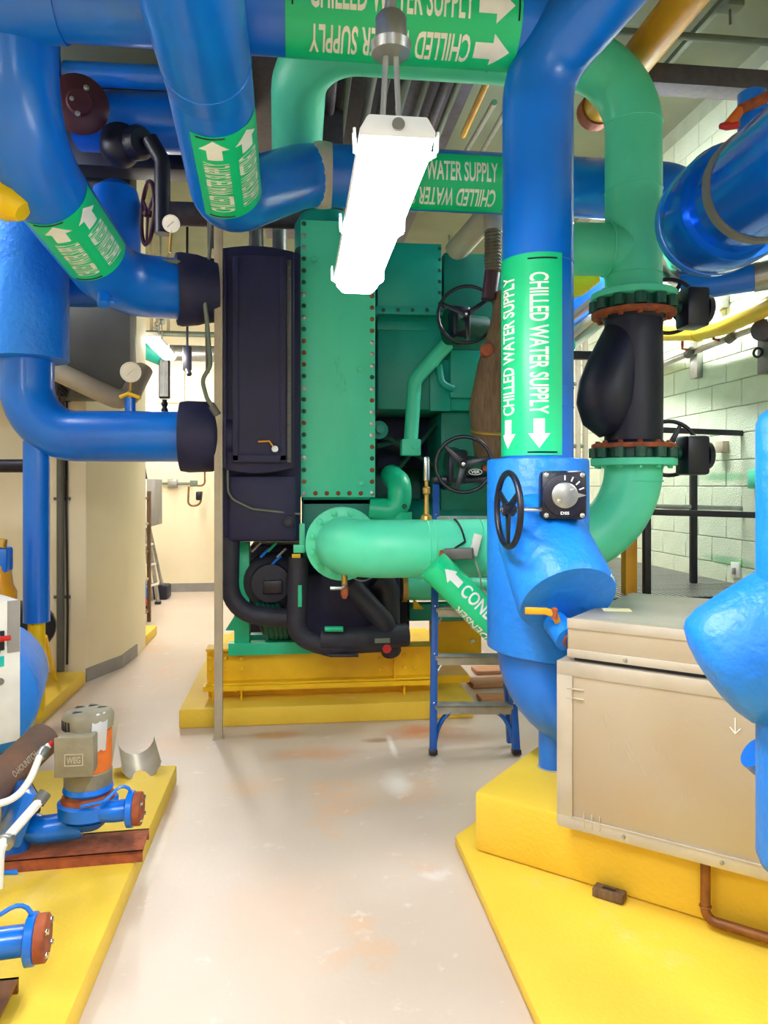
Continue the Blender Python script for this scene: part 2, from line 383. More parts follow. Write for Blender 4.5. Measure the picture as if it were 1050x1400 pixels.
# ================================================================ the setting
CEIL = 4.75; XL, XR, YB, YF = -3.2, 3.3, 11.6, -3.0
def struct(name, g, m, bevel=0.): return tag(g.build(name, m, None, bevel), kind='structure')
g = G(); g.bb((XL-.1, YF-.1, -.12), (XR+.1, YB+.1, 0)); struct('floor', g, M.floor)
g = G(); g.bb((XL-.1, YF-.1, CEIL), (XR+.1, YB+.1, CEIL+.12)); struct('ceiling', g, M.ceil)
g = G(); g.bb((XL-.1, YB, 0), (XR+.1, YB+.1, CEIL)); struct('wall_back', g, M.cream)
g = G(); g.bb((XL-.1, YF, 0), (XL, YB, CEIL)); struct('wall_left', g, M.cream)
g = G(); g.bb((XL-.1, YF-.1, 0), (XR+.1, YF, CEIL)); struct('wall_front', g, M.cream)
# block wall on the right, blocks proud of the mortar
g = G(); g.bb((XR, YF, 0), (XR+.1, YB, CEIL)); wr = struct('wall_right', g, M.mortar)
def blockmesh(L):
    g = G(); g.bb((-.012, -L/2, -.0965), (.006, L/2, .0965)); o = g.build('bk', M.block, base=(0, 0, 0), bevel=.004, seg=1); me = o.data; bpy.data.objects.remove(o); return me
BM = blockmesh(.392)
near = []; rest = G()
for r in range(23):
    z = .1+.2*r; off = .2 if r % 2 else 0.
    y = YF+.2+off
    while y < YB-.15:
        vis = (4.5 < y < 9.3) and (.45 < z < 3.6)
        if vis: inst('block', BM, (XR, y, z), wr)
        else: rest.bb((XR-.010, y-.195, z-.096), (XR+.005, y+.195, z+.096))
        y += .4
o = rest.build('blockwork', M.block, wr); o['kind'] = 'stuff'
# boxed column at the left with grey base
poly = [(-3.2, 6.35), (-1.71, 6.35), (-1.535, 6.81), (-1.50, 7.26), (-1.50, 7.7), (-3.2, 7.7)]
g = G(); g.prism([(x, y, 0) for x, y in poly], (0, 0, CEIL)); struct('wall_column', g, M.cream)
g = G(); pp = [(-1.71, 6.35), (-1.535, 6.81), (-1.50, 7.26)]
for a, b in zip(pp, pp[1:]):
    a, b = V(a+(0,)), V(b+(0,)); d = (b-a).normalized(); n = V((d.y, -d.x, 0)); c = (a+b)/2+n*.006+V((0, 0, .055))
    g.box(c, ((b-a).length+.012, .012, .11), mcols(d, -n, V((0, 0, 1))))
struct('baseboard_column', g, M.grey)
g = G(); g.bb((XL, YB-.012, 0), (XR, YB, .13)); struct('baseboard_back', g, M.grey)
g = G(); g.bb((-.95, YB-.35, 0), (1.6, YB-.013, CEIL)); struct('wall_pilaster', g, M.cream)
g = G(); g.bb((-.965, YB-.362, 0), (1.6, YB-.35, .13)); struct('baseboard_pilaster', g, M.grey)
# yellow housekeeping pads
def pad(name, poly, z0, z1, label, m=None, bevel=.012):
    g = G(); g.prism([(x, y, z0) for x, y in poly], (0, 0, z1-z0)); return tag(g.build(name, m or M.yel, None, bevel), label, 'concrete pad')
pad('housekeeping_pad', [(-3.15, -2), (-.64, -2), (-.64, 4.13), (-3.15, 4.13)], 0, .1, 'long yellow painted concrete pad under the small orange motor pumps')
pad('housekeeping_pad', [(-3.15, 4.6), (-1.70, 4.6), (-1.70, 6.3), (-3.15, 6.3)], 0, .1, 'yellow pad under the blue pipe support beside the beige column')
c, s_ = math.cos(math.radians(41)), math.sin(math.radians(41))
E1 = V((c, -s_, 0)); E2 = V((s_, c, 0))              # directions along and across the skewed pump block
pad('housekeeping_pad', [(.70, -2), (3.1, -2), (3.1, 3.6), (1.6, 3.9), (1.05, 3.62), (.70, 3.26)], 0, .05, 'broad low yellow pad at the foot of the tall skewed yellow block')
B0 = atZ(648, 1163, .05); 
def blk(a, b, z): return B0+E1*a+E2*b+V((0, 0, z-.05))
pl = [blk(0, 0, 0), blk(1.9, 0, 0), blk(1.9, .95, 0), blk(.0, .95, 0)]
pad('pump_block', [(p.x, p.y) for p in pl], .05, .305, 'tall yellow concrete block standing skewed under the aluminium box', bevel=.02)
pad('housekeeping_pad', [(-.77, 5.05), (1.22, 5.05), (1.22, 7.6), (-.77, 7.6)], 0, .125, 'yellow concrete pad under the big green chiller', bevel=.01)
g = G(); p = [atZ(182, 893, 0), atZ(200, 880, 0)]; g.bb((p[0].x-.6, 7.72, 0), (p[1].x+.02, 8.3, .1))
tag(g.build('housekeeping_pad', M.yel, None, .01), 'small yellow pad behind the beige column beside the shelf rack', 'concrete pad')

# ---------------------------------------------------------------- luminaires
def luminaire(name, label, X, Y0, Y1, Z, lampmat, wd=.165, stemY=None, top=CEIL, group='vapour tight strip lights', hub=True):
    t = thing(name, label, 'light', (X, (Y0+Y1)/2, Z), group)
    g = G(); h = .05
    prof = [(-wd/2, 0), (-wd/2*1.02, .018), (-wd/2*.8, h), (wd/2*.8, h), (wd/2*1.02, .018), (wd/2, 0)]
    g.prism([(X+x, Y0, Z+z) for x, z in prof], (0, Y1-Y0, 0)); g.build('housing', M.offw, t, .006)
    g = G(); d = [(-wd/2*.95, -.001), (-wd/2*.9, -.03), (-wd/2*.62, -.055), (wd/2*.62, -.055), (wd/2*.9, -.03), (wd/2*.95, -.001)]
    g.prism([(X+x, Y0+.012, Z+z) for x, z in d], (0, Y1-Y0-.024, 0)); g.build('diffuser', lampmat, t, .008)
    for sgn in (-1, 1):
        for f in (.04, .5, .96):
            y = Y0+(Y1-Y0)*f; g = G(); g.sweep([(X+sgn*wd*.47, y-.012, Z-.02), (X+sgn*wd*.56, y-.012, Z-.012), (X+sgn*wd*.57, y-.012, Z+.03), (X+sgn*wd*.57, y+.012, Z+.03), (X+sgn*wd*.56, y+.012, Z-.012), (X+sgn*wd*.47, y+.012, Z-.02)], .004, 6); g.build('clip', M.offw, t)
    if hub:
        g = G(); g.lathe((X, Y0-.001, Z+.028), (0, -1, 0), [(0, .014), (.004, .014), (.004, .010)], 16); g.build('knockout_plug', M.dgrey, t)
    sy_ = stemY if stemY is not None else (Y0+Y1)/2
    zb = Z+.27
    for dx in (-.022, .022):
        g = G(); g.cyl((X+dx, sy_, Z+h-.002), (X+dx*.5, sy_, zb), .007, 8); g.build('hanger_rod', M.steel, t)
    g = G(); g.lathe((X, sy_, zb-.02), (0, 0, 1), [(0, .022), (.006, .046), (.03, .049), (.034, .037), (.09, .037), (.1, .03), (.105, .016)], 24); g.build('junction_box', M.steel, t)
    g = G(); g.cyl((X, sy_, zb+.08), (X, sy_, top-.001), .014, 12); g.build('stem', M.steel, t)
    return t
luminaire('strip_light', 'bright white strip light hanging over the aisle beneath the chilled water header', .222, 1.62, 2.76, 2.365, M.lamp, stemY=1.75)
luminaire('strip_light', 'strip light hung in the far corridor beyond the beige column', -1.5, 7.95, 9.1, 3.15, M.lamp3, .16, hub=False)
luminaire('strip_light', 'added unseen strip light over the aisle toward the front wall', .222, -1.3, -.1, 2.9, M.lamp2)  # from here down: unseen fixtures added to brighten the room
luminaire('strip_light', 'added unseen strip light above the front end of the long yellow motor pad', -1.9, -.4, .8, 3.0, M.lamp2)  # added fill over the left pad, out of view
luminaire('strip_light', 'added unseen strip light above the low yellow pad on the right side', 2.35, .3, 1.5, 3.0, M.lamp2)  # added fill over the right pad, out of view
luminaire('strip_light', 'added fill strip light hidden between green riser and block wall', 2.62, 5.2, 6.3, 3.75, M.lamp4)  # added behind the riser to brighten the block wall
luminaire('strip_light', 'added unseen strip light behind the chiller near the back wall', 1.9, 8.6, 9.8, 3.3, M.lamp2)  # added fill at the rear, unseen
luminaire('strip_light', 'added unseen strip light at the end of the corridor by the pilaster', -1.9, 9.95, 11.1, 3.5, M.lamp2)  # added fill for the corridor end, unseen

luminaire('strip_light', 'added unseen strip light above the wide blue collar beside the left wall', -2.45, 4.2, 5.4, 3.9, M.lamp2)  # added out of view to light the grey duct and column
# ================================================================ chilled water pipes
HY, HZc, HR = 3.343, 3.71, .18
colX = 1.108
# ---- header, column, sleeve, elbow
t = thing('chilled_water_riser', 'thick blue riser and overhead header with green supply markers, ending in wide valve sleeve', 'pipe', (colX, HY, .305))
g = G(); g.cyl((-1.2, HY, HZc), (colX+.03, HY, HZc), HR, 32); g.build('header', M.blue, t)
pth = fillet([(colX, HY, 1.70), (colX, HY, 3.52), (1.40, 3.03, 3.82), (1.66, 2.72, 4.12), (1.66, 2.72, 4.749)], [0, .3, .2, .25, 0], 10)
g = G(); g.sweep(pth, .162, 32); g.build('riser_pipe', M.blue, t)
for zz in (2.62, 2.05, 1.96):
    g = G(); g.torus((colX, HY, zz), (0, 0, 1), .162, .0035, 40, 6); g.build('seam', M.blue, t)
for (c0, n0, r0) in (((colX-.22, HY, HZc), (1, 0, 0), HR), (V((1.42, 3.005, 3.843)), V((.26, -.31, .30)), .162)):
    g = G(); g.torus(c0, n0, r0, .004, 40, 6); g.build('seam', M.blue, t)
# sleeve with oblique foot, and side branch
g = G(); n = 40; vs = []; fs = []
zt = 1.725; SR = .232
for k in range(n):
    a = 2*math.pi*k/n; x = math.cos(a)*SR; y = math.sin(a)*SR; vs.append((colX+x, HY+y, zt))
for k in range(n):
    a = 2*math.pi*k/n; x = math.cos(a)*SR; y = math.sin(a)*SR; vs.append((colX+x, HY+y, .83-.12*x))
for k in range(n): fs.append((k, (k+1) % n, n+(k+1) % n, n+k))
fs += [tuple(range(n)), tuple(range(n, 2*n))[::-1]]; g.add(vs, fs); sl = g.build('insulation_sleeve', M.sleeve, t, .012)
ba = at(722, 690, 3.42); bb_ = at(777, 822, 3.0); ax = (bb_-ba); Lb = ax.length; ax.normalize()
g = G(); g.lathe(ba, ax, [(0, .12), (.1, .17), (.22, .192), (Lb-.02, .205), (Lb, .196), (Lb, 0)], 36); br = g.build('strainer_branch', M.sleeve, t)
xx_, yy_, zz_ = frame(ax)
for a0_, a1_ in ((-.75, -.05), (.6, .8)):
    g = G(); g.sweep([bb_-ax*.008+(xx_*math.cos(a0_+(a1_-a0_)*k/8)+yy_*math.sin(a0_+(a1_-a0_)*k/8))*.198 for k in range(9)], [.002+.004*random.random() for k in range(9)], 6); g.build('frayed_edge', M.paper, br)
for (q0, q1) in (((688, 700), (722, 760)), ((684, 735), (705, 775))):
    pass
# lower elbow into the box and foot
p0 = V((colX, HY, .88)); pe = V((colX, HY, .50)); p2 = pe+V((.55, -.12, .0))
g = G(); g.sweep(fillet([p0, pe+V((0, 0, .06)), p2+V((0, 0, .06))], .3, 14), .185, 32); g.build('elbow', M.blue, t)
g = G(); g.cyl((colX+.07, HY-.01, .306), (colX+.07, HY-.01, .55), .066, 24); ft = g.build('foot', M.blue, t)
g = G(); g.lathe((colX+.07, HY-.01, .3055), (0, 0, 1), [(0, .075), (.004, .07)], 24); g.build('putty_ring', M.beige, ft)
# markers
hl = atY(390, 60, HY-.1).x; hr_ = atY(708, 60, HY-.1).x
marker(t, (hl, HY, HZc), (hr_, HY, HZc), HR, (0, -1, -.68), 1.25, 'CHILLED WATER SUPPLY', .125, .40, .16)
ct = atY(700, 358, HY).z; cb = atY(700, 624, HY).z
marker(t, (colX, HY, ct), (colX, HY, cb), .162, V((-.93, -1, 0)), 1.12, 'CHILLED WATER SUPPLY', .082, .42, .13)
# ball valve stub on the sleeve
q = at(768, 862, 3.0)
t2 = thing('ball_valve', 'small blue wrapped drain stub with yellow lever below the strainer branch', 'valve', q)
dr = V((.10, -.55, -.25)).normalized()
g = G(); g.lathe(q-dr*.06, dr, [(0, .05), (.12, .055), (.125, .03)], 20); g.build('wrap', M.sleeve, t2)
g = G(); g.lathe(q-dr*.05, dr, [(0, .03), (.118, .03), (.118, .02), (.09, .0)], 16); g.build('end', M.rust, t2)
l0, l1 = at(718, 835, 2.95), at(758, 836, 2.95)
g = G(); g.sweep(fillet([l0, l0+(l1-l0)*.7, l1+V((0, 0, -.01)), q], .01, 3), .009, 8, ell=(1, 1.6)); g.build('lever', M.org, t2)
g = G(); g.lathe(l1-V((0, 0, .03)), (0, 0, 1), [(0, .012), (.04, .014), (.045, .008)], 10); g.build('nut', M.rust, t2)
# gear operator on the sleeve
gp = at(770, 677, 3.06)
t2 = thing('gear_operator', 'black gear operator with round grey indicator plate and side handwheel on the blue sleeve', 'valve operator', gp)
nn = (V((0, 0, 1.62))-V((gp.x, gp.y, gp.z))); nn = V((-.22, -1, 0)).normalized(); rx = nn.cross(V((0, 0, 1))).normalized()*-1
rx = V((0, 0, 1)).cross(nn).normalized()
R3 = mcols(rx, -nn, V((0, 0, 1)))
g = G(); g.box(gp-nn*.03, (.185, .12, .20), R3); g.build('gearbox', M.blk, t2, .022)
g = G(); g.lathe(gp+nn*.03, nn, [(0, .088), (.018, .086), (.02, .08)], 32); g.build('dial_ring', M.blk, t2)
g = G(); g.lathe(gp+nn*.045, nn, [(0, .053), (.012, .052), (.014, .048)], 32); pl_ = g.build('indicator_plate', M.steel, t2)
g = G(); g.prism([gp+nn*.05+rx*.05+V((0, 0, .01)), gp+nn*.05+rx*.085, gp+nn*.05+rx*.05-V((0, 0, .01))], nn*.005); g.build('pointer', M.steel, pl_)
for k in (-1, 1): bolt(pl_, gp+nn*.059+rx*k*.025+V((0, 0, k*.022)), nn, .007, M.chrome, kind='round')
for a in (90, 66, 44, 22):
    a = math.radians(a); d = rx*math.cos(a)+V((0, 0, math.sin(a))); q2 = nn.cross(d)
    g = G(); g.box(gp+nn*.051+d*.071, (.02, .005, .002), mcols(d, q2, nn)); g.build('index_mark', M.letter, t2)
for sx in (-1, 1):
    for sz in (-1, 1): bolt(t2, gp+nn*.03+rx*sx*.072+V((0, 0, sz*.082)), nn, .011, M.chrome)
flat_text(t2, 'DSS', gp+nn*.0315-V((0, 0, .072))+nn*.02, rx, (0, 0, 1), .034, .012, M.letter)
wc = at(695, 697, 3.0); sh = gp-rx*.07-V((0, 0, .06))+nn*.0
g = G(); g.sweep([wc, sh+V((0, 0, .0))], .011, 14); g.build('shaft', M.chrome, t2)
wn = V((-1, -.04, 0)).normalized()
handwheel(t2, wc, wn, .148, .013, M.blk, 3, .5)

# ---- upper left pipe with marker and rubber joint
t = thing('chilled_water_branch', 'blue branch sloping from overhead header down to the upper black rubber joint', 'pipe', at(165, 385, 4.6))
UR = .19
u0 = V((-1.22, HY, 4.1)); u1 = at(22, 200, 3.42); u2 = at(158, 388, 4.55); u3 = at(248, 396, 4.78); u4 = at(300, 398, 4.86)
pth = fillet([u0, u1, u2, u3], [0, .55, .42, 0], 12)
g = G(); g.sweep(pth, UR, 36); g.build('branch_pipe', M.blue, t)
g = G(); g.lathe((-1.42, HY, HZc), (1, 0, 0), [(0, .19), (.2, .205), (.42, .19)], 32); g.build('tee', M.blue, t)
mdir = (u2-u1).normalized(); ma = u1+(u2-u1)*.70; mb = u1+(u2-u1)*.27
marker(t, ma, mb, UR, V((0, 0, 1.6))-ma, 1.1, 'CHILLED WATER SUPPLY', .12, .42, .13)
for f in (.80, .84, .88):
    c0 = u1+(u2-u1)*f
g = G(); pt = u1+(u2-u1)*.86; dn = V((.1, -.5, -1)).normalized(); 
st_ = g.lathe(pt+dn*.15, dn, [(0, .035), (.12, .035), (.125, .028)], 16).build('drain_stub', M.blue, t)
g = G(); g.sweep([pt+dn*.24, pt+dn*.24+V((.07, -.02, -.01))], .013, 10); g.build('stub_outlet', M.blue, st_)
g = G(); g.sweep(fillet([u3, u4], 0), .205, 32); 
t2 = thing('rubber_joint', 'upper black rubber expansion joint where sloping blue branch meets chiller', 'pipe joint', u3, 'black rubber joints')
dx = (u4-u3).normalized()
g = G(); g.lathe(u3-dx*.03, dx, [(0, .20), (0, .225), (.03, .232), (.13, .222), (.17, .21), (.25, .20), (.25, .1)], 32); g.build('bellows', M.black, t2)
g = G(); p = at(207, 390, 4.5); g.box(p, (.018, .004, .07), rotz(.2)); g.build('paint_patch', M.paper, t)

# ---- lower left pipe: sleeve, elbow, horizontal run
LR = .165; LD = 4.86
e0 = at(37, 560, LD); 
le = at(37, 596, LD); lend = at(252, 597, 4.86)
t = thing('chilled_water_supply_pipe', 'blue pipe with wide collar bending level toward lower rubber joint, on yellow footed leg', 'pipe', at(48, 1000, 4.8))
g = G(); g.sweep(fillet([le+V((0, 0, .9)), le, lend], .33, 14), LR, 36); g.build('elbow_run', M.blue, t)
st = at(37, 470, LD)
g = G(); zt = at(37, 493, LD).z; g.lathe((le.x, le.y, zt), (0, 0, 1), [(0, .19), (.004, .255), (1.0, .258), (1.02, .2), (2.2, .2)], 40); g.build('collar', M.sleeve, t)
sb = at(50, 850, LD); stp = at(50, 620, LD)
g = G(); g.sweep([(sb.x, sb.y, sb.z), (stp.x, stp.y, stp.z+.08)], .082, 28); lg = g.build('support_leg', M.blue, t)
g = G(); g.cyl((sb.x, sb.y, .10), (sb.x, sb.y, sb.z+.01), .053, 24); g.build('yellow_post', M.yelp, t)
t2 = thing('rubber_joint', 'lower black rubber expansion joint on level blue pipe beside chiller', 'pipe joint', lend, 'black rubber joints')
dx = V((1, 0.02, 0)).normalized()
g = G(); g.lathe(lend-dx*.02, dx, [(0, .17), (0, .226), (.05, .234), (.2, .228), (.23, .215), (.25, .17), (.34, .16)], 36); g.build('bellows', M.black, t2)
# stubs on top of it: dial gauge with yellow cock, glass thermometer
sp = at(178, 560, LD); g = G(); g.cyl(sp-V((0, 0, .02)), sp+V((0, 0, .075)), .034, 16); g.build('gauge_stub', M.blue, t)
gauge('pressure_gauge', 'round white dial gauge standing on yellow cock above level blue pipe', at(179, 509, LD-.03), (.1, -1, -.05), .066, sp+V((0, 0, .075)))
t2 = thing('stop_cock', 'yellow lever cock beneath the dial gauge on level blue pipe', 'valve', sp+V((0, 0, .08)))
g = G(); c0 = at(178, 541, LD); g.lathe(c0-V((0, 0, .03)), (0, 0, 1), [(0, .02), (.02, .028), (.05, .024), (.06, .014)], 14); g.build('cock_body', M.brass, t2)
g = G(); g.sweep([at(164, 543, LD-.03), at(176, 538, LD-.03), at(192, 544, LD-.03)], .013, 10); g.build('lever', M.yelp, t2)
sp = at(225, 563, LD)
t2 = thing('glass_thermometer', 'tall narrow thermometer with dark frame standing on level blue pipe', 'thermometer', sp)
g = G(); g.lathe(sp-V((0, 0, .01)), (0, 0, 1), [(0, .02), (.02, .024), (.04, .014), (.06, .022), (.08, .014), (.09, .02)], 14); g.build('socket', M.blk, t2)
a = at(225, 545, LD); b = at(225, 492, LD)
g = G(); g.bb((a.x-.034, a.y-.02, a.z), (a.x+.034, a.y+.02, b.z)); cs = g.build('case', M.blk, t2, .006)
g = G(); g.bb((a.x-.026, a.y-.026, a.z+.012), (a.x+.026, a.y-.018, b.z-.004)); g.build('scale_plate', M.steel, cs)
g = G(); g.bb((a.x-.003, a.y-.029, a.z+.02), (a.x+.003, a.y-.025, b.z-.02)); g.build('glass_tube', M.white, cs)

# ---- overhead pipe along the aisle turning right above the chiller
VX, VZ, TY, TZ, TR = -.372, 3.35, 4.68, 3.545, .186
t = thing('overhead_water_pipe', 'overhead blue pipe with slanted green marker turning behind riser above chiller', 'pipe', (VX, 2.0, VZ-.19))
endx = atY(925, 250, TY).x
fx = atY(440, 235, TY).x
pth = fillet([(VX, -2.9, VZ), (VX, 3.28, VZ), (VX, 4.12, VZ-.20), (fx-.1, TY, TZ), (endx, TY, TZ), (endx+.35, TY+.2, TZ-.35)], [0, .35, .26, .3, .3, 0], 12)
g = G(); g.sweep(pth, TR, 36); g.build('main_pipe', M.blue, t)
g = G(); g.torus((VX, 3.12, VZ), (0, 1, .0), TR, .004, 40, 6); g.build('seam', M.blue, t)
va = V((VX, 4.0, VZ-.20*.72/.84)); vb = V((VX, 3.40, VZ-.20*.12/.84))
marker(t, va, vb, TR, V((.50, -.25, -1)), .98, 'CHILLED WATER SUPPLY', .12, .45, .13)
x0 = atY(500, 240, TY).x; x1 = atY(690, 240, TY).x
x0 = atY(486, 240, TY).x
marker(t, (x1, TY, TZ), (x0, TY, TZ), TR, (0, -1, -.5), 1.05, 'CHILLED WATER SUPPLY', .115, .40, .1)
fx = atY(440, 235, TY).x
g = G(); g.lathe((fx-.05, TY, TZ), (1, 0, 0), [(0, .17), (0, .193), (.035, .2), (.075, .198), (.11, .192), (.11, .17)], 20); g.build('flange_putty', M.gasket, t)
# ================================================================ green condenser water pipe
CY, CZ, CR = 4.2, 1.246, .165
RX = atY(866, 500, CY).x
fl = atY(468, 742, 4.62)
t = thing('condenser_water_pipe', 'green pipe from bolted chiller flange running level past ladder to upturned elbow', 'pipe', (fl.x, CY, CZ-.17))
zf = atY(866, 637, CY).z
pth = fillet([(fl.x, 4.60, CZ), (fl.x, CY, CZ), (RX, CY, CZ), (RX, CY, zf)], [0, .26, .58, 0], 16)
g = G(); g.sweep(pth, CR, 36); g.build('level_run', M.green, t)
wx = atY(582, 750, CY).x
for xx, rr in ((wx, .005), (wx+.035, .003), (atY(655, 750, CY).x, .004)):
    g = G(); g.torus((xx, CY, CZ), (1, 0, 0), CR, rr, 40, 6); g.build('weld_bead', M.green, t)
flange(t, (fl.x, 4.62, CZ), (0, -1, 0), .228, .04, M.green, 12, .024, M.green, .195)
g = G(); g.torus((fl.x, 4.595, CZ), (0, 1, 0), CR, .008, 36, 6); g.build('weld_bead', M.green, t)
flange(t, (RX, CY, zf+.022), (0, 0, 1), .245, .044, M.green, 12, .018, M.green, .21, back=True)
g = G(); zz = zf-.09; g.torus((RX, CY, zz), (0, 0, 1), CR, .005, 40, 6); g.build('weld_bead', M.green, t)
# drain cock under the elbow
dc = atY(471, 800, 4.35); t2 = thing('drain_cock', 'small rusty drain cock with steel lever below green elbow', 'valve', dc)
g = G(); g.sweep([V((dc.x, dc.y, CZ-.15)), V((dc.x, dc.y, CZ-.27))], .017, 12); g.build('nipple', M.brass, t2)
g = G(); g.lathe((dc.x, dc.y, CZ-.30), (0, 0, 1), [(0, .012), (.02, .022), (.05, .024), (.08, .018)], 14); g.build('spout', M.rust, t2)
g = G(); g.sweep([(dc.x-.085, dc.y-.03, CZ-.235), (dc.x-.02, dc.y-.03, CZ-.235), (dc.x, dc.y-.02, CZ-.225)], .011, 8); g.build('lever', M.steel, t2)
# gauge post on the pipe
gx = atY(583, 690, CY); t2 = thing('stem_thermometer', 'slim steel thermometer on brass post above level green pipe', 'thermometer', (gx.x, CY, CZ+CR))
g = G(); g.lathe((gx.x, CY, CZ+CR-.01), (0, 0, 1), [(0, .035), (.03, .03), (.04, .015), (.15, .012), (.16, .022), (.19, .022), (.2, .01), (.25, .01)], 14); g.build('post', M.brass, t2)
g = G(); g.bb((gx.x-.016, CY-.02, CZ+CR+.22), (gx.x+.016, CY+.012, CZ+CR+.36)); g.build('case', M.chrome, t2, .008)
# sensor well and tag, green hanging marker
sx = atY(603, 757, CY-CR); t2 = thing('flow_sensor', 'dark grey sensor box with cable clamped on level green pipe', 'sensor', sx)
d = V((1, -.35, .05)).normalized(); x_, y_, z_ = frame(d)
g = G(); g.box(sx+d*.09+V((0, -.03, 0)), (.06, .06, .16), mcols(x_, y_, z_)); g.build('body', M.dgrey, t2, .008)
g = G(); g.cyl(sx, sx+d*.03+V((0, -.02, 0)), .02, 12); g.build('nipple', M.rust, t2)
g = G(); cab = [(wx+.16+.04*math.sin(k*.1), CY+(CR+.006)*math.sin(-.2-k*.12), CZ+(CR+.006)*math.cos(-.2-k*.12)) for k in range(10)]
g.sweep([sx+d*.07+V((0, -.03, .03))]+[V(p)+V((.0, 0, 0)) for p in reversed(cab)], .006, 6); g.build('cable', M.blk, t2)
sx = atY(650, 745, CY-CR-.03); t2 = thing('inspection_tag', 'white paper tag wired to level green pipe beside blue sleeve', 'tag', sx)
R_ = Matrix.Rotation(.25, 3, 'Y'); g = G(); g.box(sx, (.045, .02, .12), R_); g.build('card', M.white, t2, .004)
g = G(); g.sweep([sx-V((.01, 0, .06)), sx+V((.0, -.02, -.10)), sx+V((.02, -.03, -.18)), sx+V((.03, -.03, -.24))], .005, 6); g.build('wire', M.steel, t2)
g = G(); g.lathe(sx+V((.03, -.03, -.24)), (.4, 0, -1), [(0, .012), (.03, .022), (.16, .022), (.17, .012)], 12); g.build('probe', M.steel, t2)
# hanging branch with CONDENSER marker
ca, cb = at(592, 772, 4.0), at(700, 880, 4.0)
t2 = thing('hanging_marker', 'loose green tube marker with white arrow and CONDENSER lettering slanting below green pipe', 'pipe marker', cb)
g = G(); g.sweep([ca, cb], .088, 28); bd = g.build('tube', M.marker, t2)
aa = (ca-cb).normalized(); nv = (V((0, 0, 1.6))-(ca+cb)/2); nv = (nv-aa*nv.dot(aa)).normalized(); bv = nv.cross(aa); Lm = (ca-cb).length
def PM(x, y, r=.088): tt = y/r; return cb+aa*x+(nv*math.cos(tt)+bv*math.sin(tt))*(r+.0025)
parts = [arrow2d(Lm-.17, Lm-.05, -.028, .085), tbox('CONDENSER', Lm-.62, -.066, Lm-.19, .010, True), tbox('CONDENSER', Lm-.62, .06, Lm-.24, .12)]
vs, fs = shape2d(parts, 0, .02); g = G(); g.add([PM(x, y) for x, y in vs], fs); g.build('lettering', M.letter, t2)

# ---- check valve and riser
t = thing('check_valve', 'navy check valve with bulging bonnet standing between dark bolted flanges', 'valve', (RX, CY, zf+.05))
z1 = zf+.12; z2 = atY(866, 432, CY).z
g = G(); g.lathe((RX, CY, z1), (0, 0, 1), [(0, .19), (.03, .165), (.5*(z2-z1), .168), (z2-z1-.03, .165), (z2-z1, .19)], 32); g.build('body', M.checkv, t)
bc = V((RX-.13, CY-.02, z1+.30))
g = G(); bp_ = [atY(862, 445, CY), atY(850, 478, CY), atY(840, 505, CY), atY(832, 530, CY), atY(829, 552, CY), atY(831, 570, CY), atY(840, 587, CY)]
g.sweep(bp_, [.13, .150, .165, .176, .172, .150, .10], 32); g.build('bonnet', M.checkv, t)
flange(t, (RX, CY, z1-.005), (0, 0, 1), .24, .03, M.rust, 12, .018, M.rust, .205)
flange(t, (RX, CY, z2+.005), (0, 0, -1), .24, .03, M.rust, 12, .02, M.rust, .205)
def bfly(label, z, h, wn=True):
    t = thing('butterfly_valve', label, 'valve', (RX, CY, z), 'butterfly valves on the green riser')
    g = G(); g.lathe((RX, CY, z), (0, 0, 1), [(0, .19), (.003, .2), (h-.003, .2), (h, .19)], 32); g.build('wafer_body', M.gfit, t)
    for k in range(12):
        a = 2*math.pi*(k+.5)/12; p = V((RX+.222*math.cos(a), CY+.222*math.sin(a), z))
        g = G(); g.lathe(p, (0, 0, 1), [(0.002, .034), (h-.002, .034)], 10); g.build('lug', M.gfit, t)
    g = G(); g.cyl((RX+.2, CY-.02, z+h/2), (RX+.33, CY-.03, z+h/2), .04, 16); g.build('neck', M.gfit, t)
    g = G(); g.bb((RX+.27, CY-.13, z+h/2-.13), (RX+.41, CY+.03, z+h/2+.10)); gb = g.build('gearbox', M.blk, t, .02)
    g = G(); g.lathe((RX+.41, CY-.05, z+h/2-.015), (1, 0, 0), [(0, .085), (.03, .08), (.035, .06)], 20); g.build('cover', M.blk, gb)
    c = V((RX+.27, CY+.10, z+h/2+.035)); g = G(); g.cyl(c, (RX+.38, CY+.02, z+h/2+.01), .012, 10); g.build('shaft', M.blk, t)
    handwheel(t, c, (-.25, -1, .05), .165, .013, M.blk, 3, 1.1)
    return t
bfly('lower butterfly valve with black handwheel beneath navy check valve', zf+.046, .06)
z3 = z2+.022; 
bfly('upper butterfly valve with black handwheel above navy check valve', z3, .065)
t = thing('condenser_water_riser', 'dull green riser above upper butterfly valve bending left under ceiling behind blue header', 'pipe', (RX, CY, z3+.07))
zt = 4.10; xl = atY(410, 100, CY).x
pth = fillet([(RX, CY, z3+.11), (RX, CY, zt), (xl, CY, zt), (xl-.02, CY+.9, zt-.35)], [0, .40, .35, 0], 14)
g = G(); g.sweep(pth, .163, 36); g.build('riser_pipe', M.green, t)
flange(t, (RX, CY, z3+.088), (0, 0, 1), .245, .04, M.green, 12, .016, M.green, .21)
for zz in (atY(866, 172, CY).z, atY(866, 262, CY).z, atY(866, 378, CY).z):
    g = G(); g.torus((RX, CY, zz), (0, 0, 1), .163, .0045, 40, 6); g.build('weld_bead', M.green, t)
zb = atY(800, 340, CY).z
g = G(); g.cyl((RX-.05, CY, zb), (RX-.60, CY+.03, zb), .15, 30); g.build('tee_branch', M.green, t)
g = G(); g.torus((RX-.17, CY, zb), (1, 0, 0), .155, .006, 36, 6); g.build('weld_bead', M.green, t)

